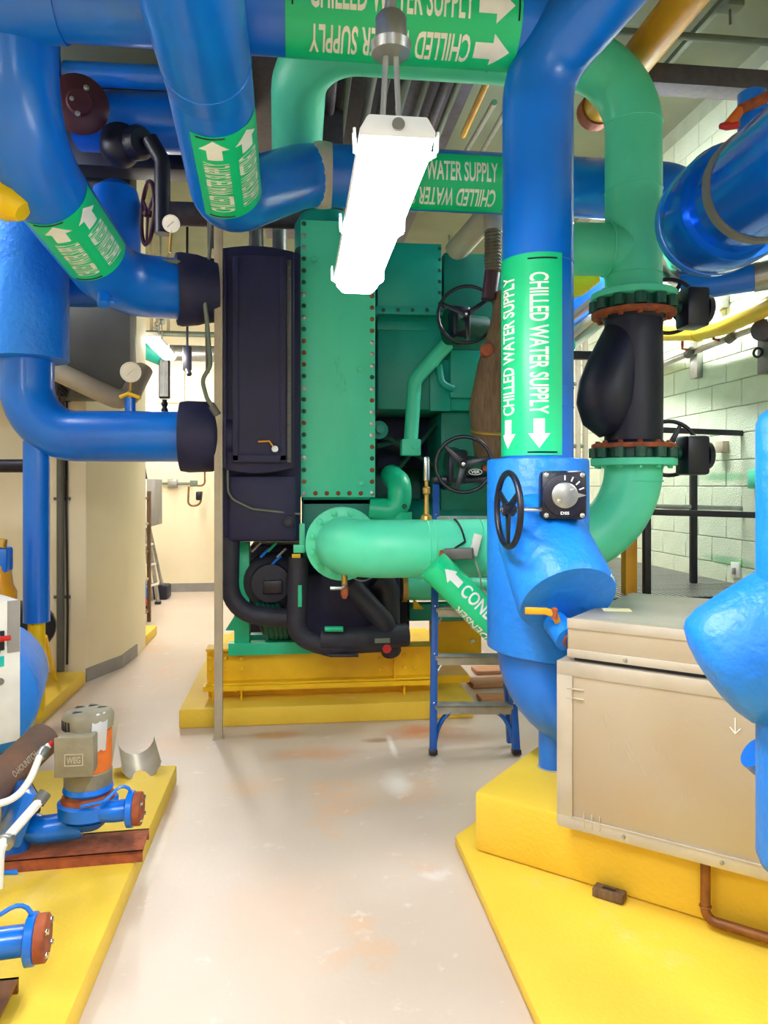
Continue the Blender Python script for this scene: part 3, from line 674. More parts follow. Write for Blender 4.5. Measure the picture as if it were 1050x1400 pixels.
# ================================================================ chiller
PY = 5.05
t = CH = thing('chiller', 'large green water chiller with bolted end cover, black foam boxes and yellow steel skid', 'chiller', (.3, 6.0, .126))
def rectY(x0, y0, x1, y1, Y): a = atY(x0, y0, Y); b = atY(x1, y1, Y); return min(a.x, b.x), min(a.z, b.z), max(a.x, b.x), max(a.z, b.z)
def slab(name, px, Y0, Y1, m, bevel=.006, parent=None):
    x0, z0, x1, z1 = rectY(*px, Y0); g = G(); g.bb((x0, Y0, z0), (x1, Y1, z1)); return g.build(name, m, parent or CH, bevel), (x0, z0, x1, z1)
body, _ = slab('condenser_shell', (414, 300, 512, 690), PY+.04, 6.6, M.teal)
cov, (x0, z0, x1, z1) = slab('end_cover', (411, 300, 513, 680), PY, PY+.038, M.panel)
nrow = 24
for k in range(nrow):
    z = z0+.028+(z1-z0-.056)*k/(nrow-1)
    for x in (x0+.022, x1-.022): bolt(cov, (x, PY, z), (0, -1, 0), .017, random.choice((M.rust, M.gfit, M.gfit, M.copper, M.steel)))
for k in range(1, 6): bolt(cov, (x0+.022+(x1-x0-.044)*k/6, PY, z0+.028), (0, -1, 0), .017, M.rust)
for (qx, qy) in ((492, 505), (494, 660), (430, 355)):
    p = atY(qx, qy, PY); bolt(cov, (p.x, PY, p.z), (0, -1, 0), .026, M.panel, 'plug')
# nozzle neck behind the flange
g = G(); g.cyl((fl.x, 4.64, CZ), (fl.x, PY+.3, CZ), .165, 32); g.build('nozzle', M.panel, CH)
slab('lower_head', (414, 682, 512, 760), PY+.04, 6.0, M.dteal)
# black evaporator end box
bx, (x0, z0, x1, z1) = slab('evaporator_box', (298, 340, 411, 740), 4.98, 6.4, M.black, .02)
def archslab(name, px, Y0, Y1, m, bulge, parent, topb):
    x0, z0, x1, z1 = rectY(*px, Y0); n = 10; pts = []
    for k in range(n+1): f = k/n; pts.append((x0+(x1-x0)*f, Y0, z0-bulge*math.sin(math.pi*f)))
    for k in range(n+1): f = k/n; pts.append((x1-(x1-x0)*f, Y0, z1+topb*math.sin(math.pi*f)))
    g = G(); g.prism(pts, (0, Y1-Y0, 0)); return g.build(name, m, parent, .008)
dr1 = archslab('outer_frame', (297, 340, 402, 640), 4.86, 4.98, M.black, .035, CH, .03)
dr2 = archslab('door', (318, 350, 390, 630), 4.82, 4.86, M.black, .0, CH, .015)
for (qa, qb) in (((318, 352), (390, 350)),):
    pass
for px in ((318, 350, 326, 630), (383, 350, 391, 630), (318, 622, 391, 632), (305, 350, 309, 640)):
    slab('foam_strip', px, 4.808, 4.822, M.black, .003, dr2)
st, _ = slab('bolt_strip', (392, 355, 398, 632), 4.845, 4.862, M.dgrey, .002, CH)
for k in range(18):
    p = atY(395, 365+15.5*k, 4.845); bolt(st, (p.x, 4.845, p.z), (0, -1, 0), .012, M.dgrey)
p = atY(376, 614, 4.80); g = G(); g.lathe(p, (0, -1, 0), [(0, .022), (.02, .02), (.02, .01)], 14); la = g.build('latch', M.steel, dr2)
g = G(); a, b, c_ = atY(353, 604, 4.795), atY(368, 603, 4.79), atY(374, 611, 4.79); g.sweep([a, b, c_], .006, 6); g.build('yellow_tie', M.org, dr2)
lb, _ = slab('lower_box', (312, 650, 405, 740), 4.9, 4.98, M.black, .03)
p = atY(395, 713, 4.9); g = G(); g.lathe(p, (0, -1, 0), [(0, .04), (.02, .036), (.025, .022), (.04, .02)], 20); g.build('plug', M.hose, CH)
g = G(); g.sweep(fillet([atY(311, 640, 4.88), atY(312, 680, 4.88), atY(345, 696, 4.88), atY(411, 703, 4.92)], .1, 6), .007, 8); g.build('capillary_tube', M.sage, CH)
# upper shells
slab('compressor_casing', (516, 330, 604, 428), 5.35, 6.6, M.teal, .01)
cs, _ = slab('casing_flange', (514, 418, 606, 431), 5.33, 5.36, M.teal, .003)
for k in range(5):
    p = atY(524+20*k, 424, 5.33); bolt(cs, (p.x, 5.33, p.z), (0, -1, 0), .017, M.gfit)
for k in range(6):
    p = atY(601, 340+15*k, 5.35); bolt(CH, (p.x, 5.35, p.z), (0, -1, 0), .014, M.gfit)
slab('motor_casing', (516, 431, 700, 562), 5.5, 6.6, M.teal, .015)
slab('casing_rib', (516, 438, 586, 452), 5.485, 5.5, M.teal, .003)
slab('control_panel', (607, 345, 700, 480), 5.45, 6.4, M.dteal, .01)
pn, _ = slab('panel_door', (616, 478, 705, 545), 5.42, 5.5, M.teal, .008)
slab('casing_foot', (588, 492, 616, 562), 5.46, 5.5, M.teal, .004)
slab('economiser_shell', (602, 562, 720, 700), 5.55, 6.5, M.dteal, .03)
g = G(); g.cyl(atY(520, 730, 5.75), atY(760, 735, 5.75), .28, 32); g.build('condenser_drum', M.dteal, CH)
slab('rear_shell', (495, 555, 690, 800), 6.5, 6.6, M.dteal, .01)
slab('shadow_filler', (516, 565, 602, 640), 6.1, 6.5, M.black, .01)  # black slab stands in for shade under the motor casing
g = G(); g.sweep(fillet([atY(612, 470, 5.4), atY(567, 520, 5.38), atY(561, 612, 5.36)], .12, 8), .052, 20); g.build('oil_line', M.panel, CH)
el = atY(561, 612, 5.34); g = G(); g.box(el, (.14, .11, .12)); bk = g.build('line_block', M.panel, CH, .012)
bolt(bk, el+V((.03, -.055, 0)), (0, -1, 0), .034, M.panel)
g = G(); g.sweep(fillet([atY(600, 500, 5.42), atY(604, 525, 5.40), atY(620, 532, 5.40)], .06, 6), .026, 12); g.build('loop_tube', M.teal, CH)
for k, (a, b) in enumerate((((515, 590), (600, 640)), ((545, 640), (600, 575)), ((515, 610), (560, 600)))):
    g = G(); g.cyl(atY(a[0], a[1], 5.6), atY(b[0], b[1], 5.7), .02, 10); g.build('oil_tube', M.gfit, CH)
g = G(); g.lathe(atY(518, 588, 5.5), (0, -1, 0), [(0, .07), (.03, .065), (.035, .03), (.1, .03)], 18); g.build('sight_glass', M.teal, CH)
# wrapped bright green elbow
e = [atY(512, 700, 5.15), atY(540, 698, 5.15), atY(548, 640, 5.15)]
g = G(); g.sweep(fillet([atY(505, 696, 5.1), atY(546, 700, 5.08), atY(547, 662, 5.08), atY(535, 650, 5.35)], [0, .09, .09, 0], 8), [.08]*1+[.082]*18+[.08], 24); g.build('wrapped_elbow', M.bgreen, CH)
g = G(); g.cyl(atY(546, 700, 5.1), atY(546, 735, 5.1), .088, 24); g.build('wrapped_drop', M.bgreen, CH)
g = G(); g.lathe(atY(553, 692, 5.0), (0, -1, 0), [(0, .018), (.02, .016), (.02, 0)], 10); g.build('port_plug', M.gfit, CH)
# lower condenser stub right and deck
g = G(); g.cyl(atY(552, 804, 5.3), atY(690, 806, 5.3), .085, 28); g.build('lower_stub', M.green, CH)
g = G(); g.cyl(atY(549, 804, 5.3), atY(556, 804, 5.3), .10, 28); g.build('stub_flange', M.brass, CH)
slab('deck_rail', (312, 880, 455, 893), 5.2, 5.3, M.bgreen, .004)
slab('deck_rail', (560, 826, 665, 847), 5.5, 5.6, M.teal, .004)
slab('post', (320, 742, 341, 881), 5.22, 5.32, M.bgreen, .004)
slab('cross_rail', (342, 868, 420, 880), 5.4, 5.5, M.teal, .004)
pts = [atY(308, 862, 5.24), atY(322, 840, 5.24), atY(322, 862, 5.24)]; g = G(); g.prism(pts, (0, .06, 0)); g.build('gusset', M.bgreen, CH)
slab('under_tray', (342, 746, 560, 880), 5.75, 6.4, M.black, .01)
slab('sump_box', (415, 785, 548, 880), 5.15, 5.7, M.black, .04)
# oil pump motor
mc = atY(370, 795, 5.25); g = G(); g.lathe(mc, (.05, -1, 0), [(-.25, .19), (0, .2), (.05, .17), (.07, .14), (.12, .13), (.13, .0)], 28); om = g.build('oil_pump', M.hose, CH)
g = G(); g.box(mc+V((.02, -.13, -.02)), (.13, .05, .09)); g.build('terminal_block', M.blk, om, .008)
for k in range(5):
    g = G(); g.torus(mc+V((-.06+.03*k, .0, -.26)), (1, .2, .3), .13, .02, 24, 8); g.build('coil_ring', M.gfit, CH)
# foam covered pipes
def tube(name, pts, r, R=.12, m=None): g = G(); g.sweep(fillet(pts, R, 8), r, 20); return g.build(name, m or M.hose, CH)
tube('foam_pipe', [atY(315, 735, 5.0), atY(313, 838, 5.0), atY(400, 846, 5.03)], .062, .22)
tube('foam_pipe', [atY(408, 762, 4.95), atY(405, 868, 4.95), atY(440, 882, 4.95), atY(520, 878, 4.98)], .066, .2)
tube('foam_pipe', [atY(480, 800, 5.0), atY(525, 850, 4.95), atY(535, 890, 5.1)], .07, .05)
tube('foam_pipe', [atY(438, 874, 4.95), atY(500, 872, 4.95), atY(556, 868, 5.0)], .078, .05)
tube('foam_pipe', [atY(515, 790, 5.05), atY(530, 800, 5.05), atY(533, 868, 5.05)], .075, .1)
g = G(); g.sweep([atY(440, 893, 4.93), atY(452, 896, 4.92), atY(490, 896, 4.92)], .012, 8); g.build('torn_foam', M.hose, CH)
g = G(); g.cyl(atY(444, 860, 4.85), atY(469, 860, 4.85), .018, 12); g.build('green_clip', M.bgreen, CH)
g = G(); a = atY(410, 815, 4.87); g.bb((a.x-.012, a.y, a.z-.07), (a.x+.012, a.y+.01, a.z+.07)); g.build('green_tag', M.bgreen, CH)
g = G(); a = atY(523, 876, 4.87); g.bb((a.x-.05, a.y, a.z-.015), (a.x+.05, a.y+.01, a.z+.015)); g.build('grey_tag', M.sage, CH)
p = atY(529, 887, 4.86); g = G(); g.lathe(p, (0, -1, 0), [(0, .03), (.006, .03)], 8); rt = g.build('red_tag', M.red, CH)
p = atY(405, 763, 4.92); g = G(); g.box(p, (.055, .012, .055)); g.build('yellow_tag', M.yelp, CH)
slab('green_nipple', (409, 716, 417, 745), 4.95, 5.0, M.green, .006)
slab('green_nipple', (401, 745, 417, 756), 4.93, 5.0, M.green, .006)
g = G(); g.sweep(fillet([atY(480, 788, 4.9), atY(495, 798, 4.9), atY(515, 785, 4.9)], .1, 6), .005, 6); g.build('wire', M.steel, CH)
for k, q in enumerate(((350, 748), (362, 756), (372, 748), (385, 756), (378, 766))):
    g = G(); p = atY(q[0], q[1], 5.15); g.cyl(p-V((.03, 0, .03)), p+V((.03, 0, .03)), .01, 8); g.build('oil_fitting', (M.steel, M.blue, M.bgreen)[k % 3], CH)
g = G(); a, b, c_ = atY(565, 833, 5.45), atY(565, 818, 5.45), atY(580, 833, 5.45); g.prism([a, b, c_], (0, .01, 0)); g.build('yellow_gusset', M.yelb, CH)
# yellow skid: front beam in lengths with stiffeners, upper and lower
def beam(px, Y, depth, name='skid_beam'):
    x0, z0, x1, z1 = rectY(*px, Y); h = z1-z0; tf = .014
    g = G(); g.bb((x0, Y, z1-tf), (x1, Y+depth, z1)); g.bb((x0, Y, z0), (x1, Y+depth, z0+tf)); g.bb((x0, Y+depth*.45, z0+tf*.9), (x1, Y+depth*.45+.014, z1-tf*.9))
    return g.build(name, M.yelb, CH), (x0, z0, x1, z1, Y+depth*.45)
bm_, q = beam((281, 888, 542, 930), 5.22, .16)
for px in (287, 308, 330, 520, 535):
    for py in (900, 915):
        if px < 290 or px > 300:
            p = atY(px, py, q[4]); bolt(bm_, (p.x, q[4], p.z), (0, -1, 0), .02, M.yelb)
for px in (301, 540):
    p = atY(px, 900, 5.23); g = G(); g.bb((p.x-.007, 5.225, q[1]), (p.x+.007, 5.29, q[3])); g.build('stiffener', M.yelb, CH)
b2, q2 = beam((542, 885, 600, 928), 5.2, .18)
for px in (553, 568):
    for py in (896, 912):
        p = atY(px, py, q2[4]); bolt(b2, (p.x, q2[4], p.z), (0, -1, 0), .02, M.yelb)
b3, q3 = beam((590, 850, 662, 898), 5.62, .2)
for py in (860, 880):
    p = atY(655, py, 5.62); bolt(b3, (p.x-.03, q3[4], p.z), (0, -1, 0), .02, M.chrome)
x0, z0, x1, z1 = rectY(278, 928, 598, 935, 5.22)
g = G(); g.bb((x0, 5.2, z0), (x1, 5.5, q[1]-.001)); g.build('sole_plate', M.yelb, CH)
g = G(); g.bb((x0+.02, 5.34, .126), (x1-.02, 5.42, z0)); g.build('lower_web', M.yelb, CH)
for px in (291, 330, 553):
    p = atY(px, 940, 5.22); g = G(); g.bb((p.x-.006, 5.22, .127), (p.x+.006, 5.34, z0)); g.build('stiffener', M.yelb, CH)
for px in (323, 560, 585):
    p = atY(px, 936, 5.24); bolt(CH, (p.x, 5.25, z0), (0, 0, -1), .022, M.yelb)
g = G(); g.bb((x0, 5.5, .126), (x1+.3, 7.4, z0-.02)); g.build('skid_rear', M.yelb, CH)

# silver strut post in front of the chiller
p = atZ(300, 1006, 0); p.y -= .05; tp = atY(300, 190, p.y)
t = thing('strut_post', 'slim tan steel strut standing on floor before black chiller box', 'post', (p.x, p.y, 0))
g = G(); g.bb((p.x-.026, p.y-.02, .006), (p.x+.026, p.y+.02, tp.z)); g.build('channel', M.beige, t, .003)
g = G(); g.bb((p.x-.035, p.y-.035, 0), (p.x+.035, p.y+.035, .008)); g.build('base_plate', M.beige, t)
g = G(); g.bb((p.x-.005, p.y-.0215, .05), (p.x+.005, p.y-.0195, tp.z-.02)); g.build('channel_slot', M.beige, t)

# valves and jacketed pipe at the chiller's right side
hx = atY(690, 450, 4.75)
t = thing('jacketed_pipe', 'brown wrinkled jacketed reducer hanging beside the blue riser marker', 'pipe', atY(676, 630, 4.8))
g = G(); pth = [atY(690, 400, 4.85), atY(690, 440, 4.85), atY(682, 500, 4.85), atY(676, 560, 4.85), atY(674, 632, 4.85)]
g.sweep(pth, [.07, .09, .14, .17, .12], 28); g.build('jacket', M.brown, t)
g = G(); g.torus(atY(676, 590, 4.85), (0, -.2, 1), .15, .012, 32, 8); g.build('clamp_band', M.brass, t)
g = G(); a, b = atY(674, 315, 4.85), atY(674, 372, 4.85); g.cyl(a, b, .05, 20); fx_ = g.build('flex_hose', M.brown, t)
for k in range(12):
    f = (k+.5)/12; g = G(); g.torus(a+(b-a)*f, (b-a), .052, .006, 20, 6); g.build('hose_rib', M.dgrey, fx_)
g = G(); g.cyl(atY(673, 372, 4.85), atY(668, 410, 4.85), .05, 18); g.build('union', M.maroon, t)
g = G(); g.lathe(atY(667, 480, 4.8), (-.3, -1, 0), [(-.05, .05), (.02, .055), (.05, .04), (.06, 0)], 16); g.build('rust_cap', M.rust, t)
def wheelvalve(label, cx, cy_, Y, rpx, rot, brand=False):
    c = atY(cx, cy_, Y); R = S(rpx, c.y)
    t = thing('handwheel_valve', label, 'valve', c, 'handwheel valves beside the chiller')
    handwheel(t, c, (-.28, -1, .05), R, .012, M.blk, 3, rot)
    g = G(); g.cyl(c, c+V((.02, .16, 0)), .014, 12); g.build('shaft', M.blk, t)
    g = G(); g.box(c+V((-.01, .2, -.01)), (.14, .12, .22), rotz(.2)); g.build('gearbox', M.blk, t, .025)
    g = G(); g.lathe(c+V((-.04, .26, -.02)), (1, .3, 0), [(-.04, .05), (-.03, .14), (.04, .14), (.05, .085), (.26, .085)], 24); g.build('valve_body', M.gfit, t)
    if brand:
        bc_ = c+V((.088, .06, -.045)); g = G(); g.bb(bc_-V((.05, 0, .022)), bc_+V((.05, .012, .022))); bg = g.build('badge', M.blk, t, .004)
        g = G(); g.sweep([bc_+V((.042*math.cos(k*math.pi/12), -.002, .018*math.sin(k*math.pi/12))) for k in range(24)], .0022, 6, closed=True); g.build('badge_ring', M.letter, bg)
        flat_text(bg, 'VER', bc_-V((0, .002, 0)), (1, 0, 0), (0, 0, 1), .056, .018, M.letter)
        g = G(); g.box(c+V((.165, .07, -.02)), (.06, .05, .04)); g.build('rust_lug', M.rust, t, .006)
    return t
wheelvalve('upper black three spoke handwheel in front of the teal compressor casing', 638, 430, 5.0, 40, .6)
wheelvalve('lower black three spoke handwheel above the ladder steps', 634, 635, 4.52, 39, .25, True)

# ================================================================ blue step ladder, folded, standing behind the green pipe
fa, fb = atZ(592, 1032, 0), atZ(706, 1032, 0)
ex = (fb-fa).normalized(); ey = V((-ex.y, ex.x, 0)); ey = ey if ey.y > 0 else -ey
t = thing('step_ladder', 'blue fibreglass stepladder with aluminium steps standing behind the level green pipe', 'ladder', (fa+fb)/2)
up = (V((0, 0, 1))+ey*.24)
W0 = (fb-fa).length
HT = 1.62
def lp(s, z, off=0.): 
    c = (fa+fb)/2; wdt = W0/2*(1-.11*z); return c+ex*(s*wdt)+up*z+ey*off
for s in (-1, 1):
    a, b = lp(s, 0.012), lp(s, HT); d = (b-a).normalized(); n = d.cross(ex).normalized()
    g = G(); g.box((a+b)/2, (.042, .075, (b-a).length), mcols(ex, -n, d)); rl = g.build('front_rail', M.ladder, t, .006)
    g = G(); g.box(a+d*.006, (.05, .085, .03), mcols(ex, -n, d)); g.build('foot', M.blk, t, .004)
    for k in range(1, 6):
        bolt(rl, lp(s, .28*k+.02)-n*0+(-ey)*.04, (-ey), .006, M.chrome, 'rivet', 'round')
    a, b = lp(s*.92, .02, .14), lp(s*.92, HT, .07); d = (b-a).normalized(); n = d.cross(ex).normalized()
    g = G(); g.box((a+b)/2, (.024, .05, (b-a).length), mcols(ex, -n, d)); g.build('rear_rail', M.ladder, t, .005)
for k in range(1, 6):
    z = .28*k; a, b = lp(-.97, z), lp(.97, z)
    g = G(); g.box((a+b)/2, ((b-a).length, .085, .012), mcols(ex, ey, V((0, 0, 1)))); g.box((a+b)/2-ey*.04-V((0, 0, .022)), ((b-a).length, .005, .05), mcols(ex, ey, V((0, 0, 1))))
    stp_ = g.build('step', M.steel, t)
    for q in range(3):
        g = G(); g.box((a+b)/2+ey*(-.025+.025*q)+V((0, 0, .0075)), ((b-a).length-.02, .006, .004), mcols(ex, ey, V((0, 0, 1)))); g.build('tread_rib', M.steel, stp_)
    for s in (-1, 1):
        e0_ = lp(s*.95, z-.10)-ey*.02; e1_ = lp(s*.72, z-.012)-ey*.02
        if k > 1: g = G(); g.sweep([e0_, e1_], .007, 6); g.build('step_brace', M.steel, t)
    if k == 5:
        g = G(); g.box((a+b)/2-ey*.044-V((0, 0, .02)), (.055, .003, .02), mcols(ex, ey, V((0, 0, 1)))); g.build('warning_sticker', M.red, stp_)
for s in (-1, 1):
    c1 = [lp(s*.97, .05), lp(s*.9, .14), lp(s*.75, .21), lp(s*.45, .262)]
    g = G(); g.sweep(fillet(c1, .15, 4), .034, 8, ell=(1, .4)); g.build('knee_brace', M.ladder, t)
a, b = lp(-1.0, HT), lp(1.0, HT); g = G(); g.box((a+b)/2+ey*.03+V((0, 0, .02)), ((b-a).length+.05, .2, .045), mcols(ex, ey, V((0, 0, 1)))); g.build('top_cap', M.blk, t, .01)
# planks lying behind the ladder
for k, (a, b, w_) in enumerate((((642, 934), (735, 930), .22), ((655, 955), (740, 952), .16), ((648, 917), (740, 914), .2))):
    a, b = atZ(a[0], a[1], .015), atZ(b[0], b[1], .015)
    d = (b-a).normalized(); n = V((-d.y, d.x, 0))
    c0 = (a+b)/2; z = .018
    g = G(); g.box((c0.x, c0.y, z), ((b-a).length, w_, .03), mcols(d, n, V((0, 0, 1)))); 
    tag(g.build('plank', M.wood, None, .003), 'worn orange brown plank lying on floor behind the blue stepladder', 'plank', 'planks behind the ladder')
# ================================================================ aluminium pump enclosure on the skewed block
K0 = atZ(763, 1128, .307)
def kb(a, b, z): return V((K0.x, K0.y, 0))+E1*a+E2*b+V((0, 0, z))
RK = mcols(E1, E2, V((0, 0, 1)))
t = thing('pump_enclosure', 'aluminium sheet pump enclosure with separate lid box resting on skewed yellow block', 'enclosure', kb(.8, .4, .307))
Zm = .935; Zt = 1.095; Lk = 1.7; Dk = .86
g = G(); g.box(kb(Lk/2, Dk/2, (.312+Zm)/2), (Lk, Dk, Zm-.312), RK); bd = g.build('lower_box', M.alu, t, .004)
def strip(a0, a1, b, z0, z1, th=.006, nm='edge_trim', par=None):
    g = G(); g.box(kb((a0+a1)/2, b-th/2+.001, (z0+z1)/2), (a1-a0, th, z1-z0), RK); return g.build(nm, M.aluedge, par or t, .001)
strip(0, Lk, 0, .308, .352); strip(0, Lk, 0, Zm-.05, Zm+.002); strip(0, .055, 0, .352, Zm-.05)
strip(.055, .058, 0, .352, Zm-.05, .009, 'seam_rib'); strip(0.055, Lk, 0, .352, .356, .009, 'seam_rib')
g = G(); g.box(kb(-.002, Dk/2, (.312+Zm)/2), (.006, Dk, Zm-.312), RK); g.build('side_trim', M.aluedge, t, .001)
ld = Zm+.016
g = G(); g.box(kb(.03+(Lk-.06)/2, .02+(Dk-.04)/2, (ld+Zt)/2), (Lk-.06, Dk-.04, Zt-ld), RK); lid = g.build('lid_box', M.alu, t, .004)
g = G(); g.box(kb(.03+(Lk-.06)/2, .02+(Dk-.04)/2, Zm+.008), (Lk-.1, Dk-.08, .016), RK); g.build('gasket_gap', M.blk, t)
strip(.03, Lk-.03, .02, ld, ld+.03, par=lid); strip(.03, Lk-.03, .02, Zt-.034, Zt+.003, par=lid)
g = G(); g.box(kb(.03+(Lk-.06)/2, .02+(Dk-.04)/2, Zt+.003), (Lk-.09, Dk-.07, .005), RK); g.build('lid_top', M.alutop, lid)
for k in range(5):
    a = .25+.33*k
    bolt(lid, kb(a, .014, ld+.015), -E2, .008, M.steel, 'rivet', 'round'); bolt(bd, kb(a, -.006, .33), -E2, .008, M.steel, 'rivet', 'round')
# chalk marks: dashes near corners and scratches
for k in range(3):
    strip(.10+.03*k, .104+.03*k, -.0, .325, .38, .0075, 'chalk_mark')
for k in range(2): strip(.035, .10, 0, .80+.035*k, .804+.035*k, .0085, 'chalk_mark')
for k in range(16):
    a = .08+.42*random.random(); z = .82-.5*(a-.08)-.12*random.random()
    g = G(); d = (E1*random.uniform(.15, .6)-V((0, 0, 1))).normalized(); q = d.cross(-E2)
    g.box(kb(a, -.001, z), (random.uniform(.015, .06), .0012, .002), mcols(d, q, -E2)); g.build('scratch', M.aluedge, bd)
g = G(); a0 = kb(.62, -.002, .80); g.box(a0, (.003, .003, .05), RK); g.box(a0+E1*.008-V((0, 0, .018)), (.003, .003, .026), RK @ Matrix.Rotation(.7, 3, 'Y')); g.box(a0-E1*.008-V((0, 0, .018)), (.003, .003, .026), RK @ Matrix.Rotation(-.7, 3, 'Y')); g.build('chalk_arrow', M.letter, bd)
g = G(); p = atZ(843, 833, Zt+.01); g.box((p.x, p.y, Zt+.008), (.11, .06, .003), rotz(-.25)); tag(g.build('paper_note', M.paper), 'cream paper slip lying on lid of aluminium enclosure', 'paper')
g = G(); q = kb(.12, -.0, .306)
g = G(); g.lathe(kb(.1, .06, .306), E1, [(0, .01), (.03, .02), (.12, .016), (.16, .006)], 8)
# copper drain line along the block
t = thing('copper_drain', 'aged copper drain line dropping beside the yellow block and running along it', 'pipe', blk(1.12, -.03, .06))
cpt = [atZ(958, 1185, .32), atZ(957, 1252, .09)]
c1 = blk(.93, -.045, .30); c2 = blk(.93, -.045, .085); c3 = blk(1.85, -.045, .085)
g = G(); g.sweep(fillet([c1, c2, c3], .035, 6), .017, 14); g.build('tube', M.copper, t)
g = G(); g.torus(blk(.93, -.045, .13), (0, 0, 1), .018, .004, 16, 6); g.build('solder_ring', M.copper, t)
# dark wedge on the pad
p = atZ(833, 1228, .05); t = thing('steel_wedge', 'small dark slotted steel wedge lying on low yellow pad', 'wedge', (p.x, p.y, .05))
g = G(); g.box((p.x, p.y, .068), (.115, .055, .032), RK); g.build('bar', M.brown, t, .004)
g = G(); g.box((p.x, p.y, .085), (.05, .014, .003), RK); g.build('slot', M.blk, t)

# ================================================================ big blue sleeve at the right edge
D_ = 1.93
t = thing('insulated_strainer', 'blue canvas wrapped upright pipe with blunt slanted strainer sleeve before aluminium enclosure', 'pipe', at(1100, 1190, D_))
a, b = at(1101, 1195, D_), at(1101, 558, D_)
g = G(); L_ = (b-a).z; g.lathe(a, (0, 0, 1), [(0, 0), (0, .085), (.012, .105), (.04, .116), (L_-.04, .116), (L_-.012, .105), (L_, .085), (L_, 0)], 36); g.build('upright', M.sleeve, t)
a, b = at(1105, 848, 1.95), at(980, 922, 2.0); dx = (b-a).normalized(); L_ = (b-a).length
g = G(); g.lathe(a, dx, [(-.05, .165), (0, .172), (L_*.5, .172), (L_*.78, .170), (L_*.93, .160), (L_*1.0, .142), (L_*1.06, .10), (L_*1.09, .05), (L_*1.1, 0)], 40); g.build('strainer_sleeve', M.sleeve, t)
a, b = at(1032, 1028, 2.1), at(1075, 1065, 2.1); g = G(); g.cyl(a, b, .05, 20); g.build('drain_nozzle', M.blue, t)
g = G(); g.cyl((at(1101, 600, D_).x, at(1101, 600, D_).y, .051), (at(1101, 600, D_).x, at(1101, 600, D_).y, at(1101, 1190, D_).z+.02), .06, 20); g.build('foot', M.blue, t)

# ================================================================ blue pipe with domed end, upper right
t = thing('insulated_main', 'glossy blue insulated main with domed stepped end and grey strap high by the block wall', 'pipe', at(960, 300, 3.75))
a, b = at(968, 305, 3.85), at(1130, 190, 2.7); dx = (b-a).normalized(); L_ = (b-a).length
g = G(); g.lathe(a, dx, [(-.13, 0), (-.12, .09), (-.09, .17), (-.03, .24), (.05, .275), (.16, .285), (.36, .285), (.40, .27), (.40, .235), (.44, .23), (.60, .23)], 44); g.build('domed_jacket', M.foilblue, t)
g = G(); g.lathe(a, dx, [(.60, .2), (.60, .245), (.66, .245), (.66, .2)], 40); g.build('strap', M.tape2, t)
g = G(); g.lathe(a, dx, [(.66, .20), (.67, .235), (L_+1.2, .235)], 40); g.build('main_pipe', M.foilblue, t)
g = G(); g.lathe(a, dx, [(.02, .26), (.03, .279), (.10, .284), (.12, .287), (.13, .27)], 40); g.build('jacket_hoop', M.blue, t)
g = G(); p = at(1028, 150, 4.2); g.cyl((p.x, p.y, at(1028, 260, 4.2).z), (p.x, p.y, at(1028, 128, 4.2).z), .075, 24); hv = g.build('vertical_stub', M.blue, t)
g = G(); g.lathe((p.x, p.y, at(1028, 160, 4.2).z), (0, 0, 1), [(0, .075), (0, .1), (.03, .1), (.03, .075)], 24); g.build('stub_collar', M.blue, hv)
p2_ = at(1005, 158, 4.1); t2 = thing('red_lever_valve', 'small orange red lever valve beside blue stub under ceiling', 'valve', p2_)
g = G(); g.sweep([at(992, 172, 4.1), at(1005, 160, 4.1), at(1012, 150, 4.1)], [.02, .03, .025], 10); g.build('lever', M.orange, t2)
g = G(); g.lathe(at(994, 172, 4.1), (1, 0, .1), [(-.04, .015), (0, .025), (.06, .02)], 12); g.build('grip', M.red, t2)
g = G(); g.sweep([at(1012, 150, 4.1), at(1050, 132, 4.1), at(1080, 130, 4.1)], .03, 12); g.build('body', M.rust, t2)
# second blue pipe behind it, with silver band
t = thing('insulated_main', 'slimmer blue pipe with silver band passing below the domed blue main', 'pipe', at(990, 385, 4.7))
a, b = at(930, 395, 4.75), at(1100, 368, 4.5); g = G(); g.cyl(a, b, .085, 24); g.build('pipe_run', M.blue, t)
f = .60; p = a+(b-a)*f; dx = (b-a).normalized(); g = G(); g.lathe(p, dx, [(0, .09), (.12, .09)], 24); g.build('silver_band', M.steel, t)
t = thing('foil_jacket_pipe', 'bright foil jacketed elbow behind green riser below the domed main', 'pipe', at(925, 365, 4.9))
g = G(); g.sweep(fillet([at(905, 330, 4.95), at(925, 372, 4.95), at(1010, 378, 4.95)], .15, 8), .11, 24); g.build('jacket', M.chrome, t)
# blue foil pipes seen between column and check valve
t = thing('foil_jacket_pipe', 'blue foil jacketed pipe rising behind navy check valve', 'pipe', at(780, 460, 5.6))
g = G(); g.cyl(at(740, 470, 5.6), at(850, 380, 5.8), .12, 24); g.build('jacket', M.blue, t)
g = G(); g.cyl(at(770, 462, 5.58), at(812, 428, 5.65), .123, 24); g.build('foil_section', M.chrome, t)
t = thing('gas_pipe', 'short yellow capped pipe end under green tee branch', 'pipe', at(800, 390, 5.0))
g = G(); g.sweep([at(760, 400, 5.0), at(790, 388, 5.0), at(812, 374, 5.0)], [.08, .085, .07], 20); g.build('pipe_end', M.yelp, t)
t = thing('blue_conduit_beam', 'level navy steel angle behind check valve', 'beam', at(800, 485, 5.2))
g = G(); a, b = atY(740, 484, 5.2), atY(860, 484, 5.2); g.bb((a.x, a.y, a.z-.03), (b.x, a.y+.05, a.z+.03)); g.build('angle', M.blk, t, .004)

